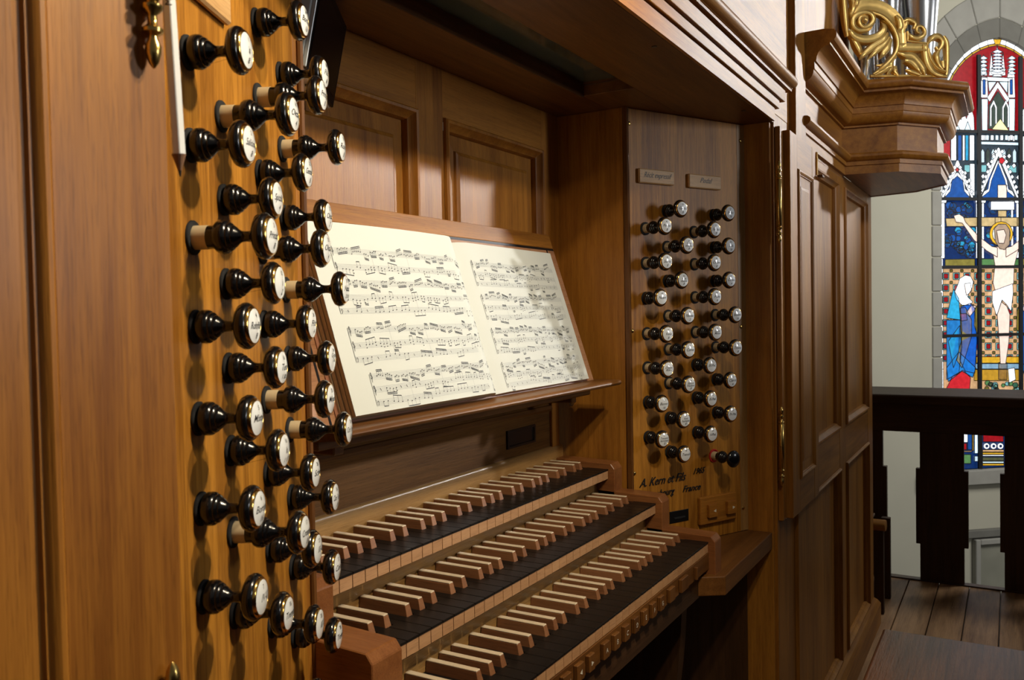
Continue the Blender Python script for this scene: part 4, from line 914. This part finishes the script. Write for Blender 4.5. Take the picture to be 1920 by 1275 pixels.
ribbon([(350,262,10),(378,240,22),(372,205,28),(335,195,32),(297,220,36),(285,262,38),(310,312,42),(360,325,44),(420,290,46),(442,230,48),(410,175,48),(345,158,50),(262,185,52),(212,240,52),(215,310,50),(265,355,46),(330,362,40),(400,345,30),(440,300,16)], k=4, lev=0.006)
MB().lathe([(0.002, 0), (0.010, 0.002), (0.0085, 0.006), (0.004, 0.009), (0.0005, 0.010)], 16, Matrix.Translation(A_ + gdir*GPt(345, 248)[0] + Vector((0, 0, GPt(345, 248)[1]-A_.z)) + gn*0.012) @ gn.to_track_quat('Z', 'Y').to_matrix().to_4x4()).build('volute_eye', M_GILT, gc, smooth=True)
ribbon([(215,260,40),(225,160,90),(290,85,110),(400,70,120),(520,95,130),(630,160,135),(715,240,120),(765,320,90),(775,390,60)], lev=0.0)
ribbon([(330,120,10),(440,160,30),(540,205,42),(630,290,46),(690,390,44),(716,500,42),(705,590,36),(670,660,34),(600,740,44),(530,800,40),(450,850,12)], lev=0.008)
ribbon([(545,230,12),(575,320,50),(540,400,70),(450,450,80),(330,460,80),(230,420,70),(185,350,40)], 'leaf')
ribbon([(620,380,20),(560,470,60),(440,550,70),(330,640,50),(300,690,8)], 'leaf', lev=0.004); ribbon([(640,430,20),(570,520,56),(470,600,60),(385,690,8)], 'leaf', lev=0.006); ribbon([(650,460,20),(600,560,56),(545,630,56),(515,690,8)], 'leaf', lev=0.008)
ribbon([(200,420,20),(260,520,60),(300,600,50),(330,680,10)], 'leaf')
ribbon([(770,385,88),(772,440,90),(775,545,92)], 'frame_band', groove=True, k=2); ribbon([(735,548,84),(900,552,84),(1045,552,80)], 'frame_band', k=2); ribbon([(1035,520,60),(1040,640,64),(1065,740,66),(1120,820,60),(1200,862,40),(1290,868,20)], 'frame_band')
ribbon([(835,370,14),(835,480,14)], 'fillet', lev=0.01, k=2); ribbon([(825,478,14),(960,495,14),(1060,505,14)], 'fillet', lev=0.01, k=2); ribbon([(1058,500,14),(1070,600,14),(1105,700,14),(1180,790,14),(1280,826,14)], 'fillet', lev=0.01)
ribbon([(720,600,16),(800,640,60),(880,650,70),(950,720,70),(1010,800,60),(1050,862,14)], 'leaf', lev=0.003); ribbon([(800,700,40),(870,720,70),(930,780,60),(1000,850,14)], 'leaf', lev=0.006)
ribbon([(700,640,50),(650,700,60),(640,790,56),(620,866,20)], 'leaf'); ribbon([(660,760,30),(560,810,60),(470,862,16)], 'leaf', lev=0.004); ribbon([(700,760,30),(690,820,50),(740,862,16)], 'leaf', lev=0.004)
ribbon([(820,800,16),(880,830,40),(980,860,20)], 'leaf', lev=0.006); ribbon([(500,745,12),(560,745,30),(620,720,20)], 'leaf')
ribbon([(430,868,26),(700,868,26),(1000,868,26),(1300,872,26)], 'base_strip', k=2)
ribbon([(1075,510,14),(1110,450,50),(1170,430,60),(1225,470,44),(1225,530,40),(1190,575,30),(1165,540,20)], lev=0.004); ribbon([(1250,420,30),(1280,500,46),(1290,640,40),(1290,780,36),(1285,860,30)], 'leaf', lev=0.002)
ribbon([(1085,560,24),(1100,680,40),(1160,780,44),(1270,830,30)], 'leaf', lev=0.002); ribbon([(1195,580,30),(1160,660,50),(1190,740,44),(1250,800,16)], 'leaf', lev=0.004); ribbon([(1240,700,40),(1250,780,40)], 'leaf')
ribbon([(850,380,14),(880,430,40),(950,450,44),(1020,420,36),(1035,360,30),(1000,310,26),(955,320,24),(950,365,22),(985,385,16)], lev=0.004); ribbon([(800,250,20),(850,230,40),(900,250,44),(940,275,30),(920,330,24)], 'leaf'); ribbon([(700,190,24),(730,260,60),(740,330,60),(720,390,16)], 'leaf', lev=0.008)
ribbon([(820,330,30),(830,280,40),(880,220,24)], 'leaf'); ribbon([(115,-40,50),(125,100,54),(140,260,50),(165,420,30)], 'upright_strip'); ribbon([(175,-30,20),(215,40,50),(215,130,44),(190,210,12)], 'leaf', lev=0.006); ribbon([(265,-40,20),(250,50,50),(225,140,16)], 'leaf', lev=0.008)

PIPEL = ['tin organ pipe at the right end behind the gilded carving', 'tin organ pipe second from right behind the gilded carving', 'tin organ pipe third from right behind the gilded carving', 'tin organ pipe fourth from right behind the gilded carving', 'tin organ pipe leftmost behind the gilded carving']
for i, (pxx, r, back) in enumerate(((1727, 0.050, 0.10), (1690, 0.036, 0.17), (1667, 0.034, 0.12), (1641, 0.034, 0.16), (1617, 0.036, 0.12))):
    p = hit(pxx, 30, gn, A_-gn*back); root = empty('organ_pipe', (p.x, p.y, 1.03)); tag(root, PIPEL[i], 'organ pipe', 'front pipes of the tower')
    MB().lathe([(0.010, 0.001), (r*0.72, 0.10), (r, 0.27)], 32).build('foot', M_TIN, root, smooth=True, angle=60); MB().lathe([(r, 0.27), (r, 0.85)], 32).build('body', M_TIN, root, smooth=True)
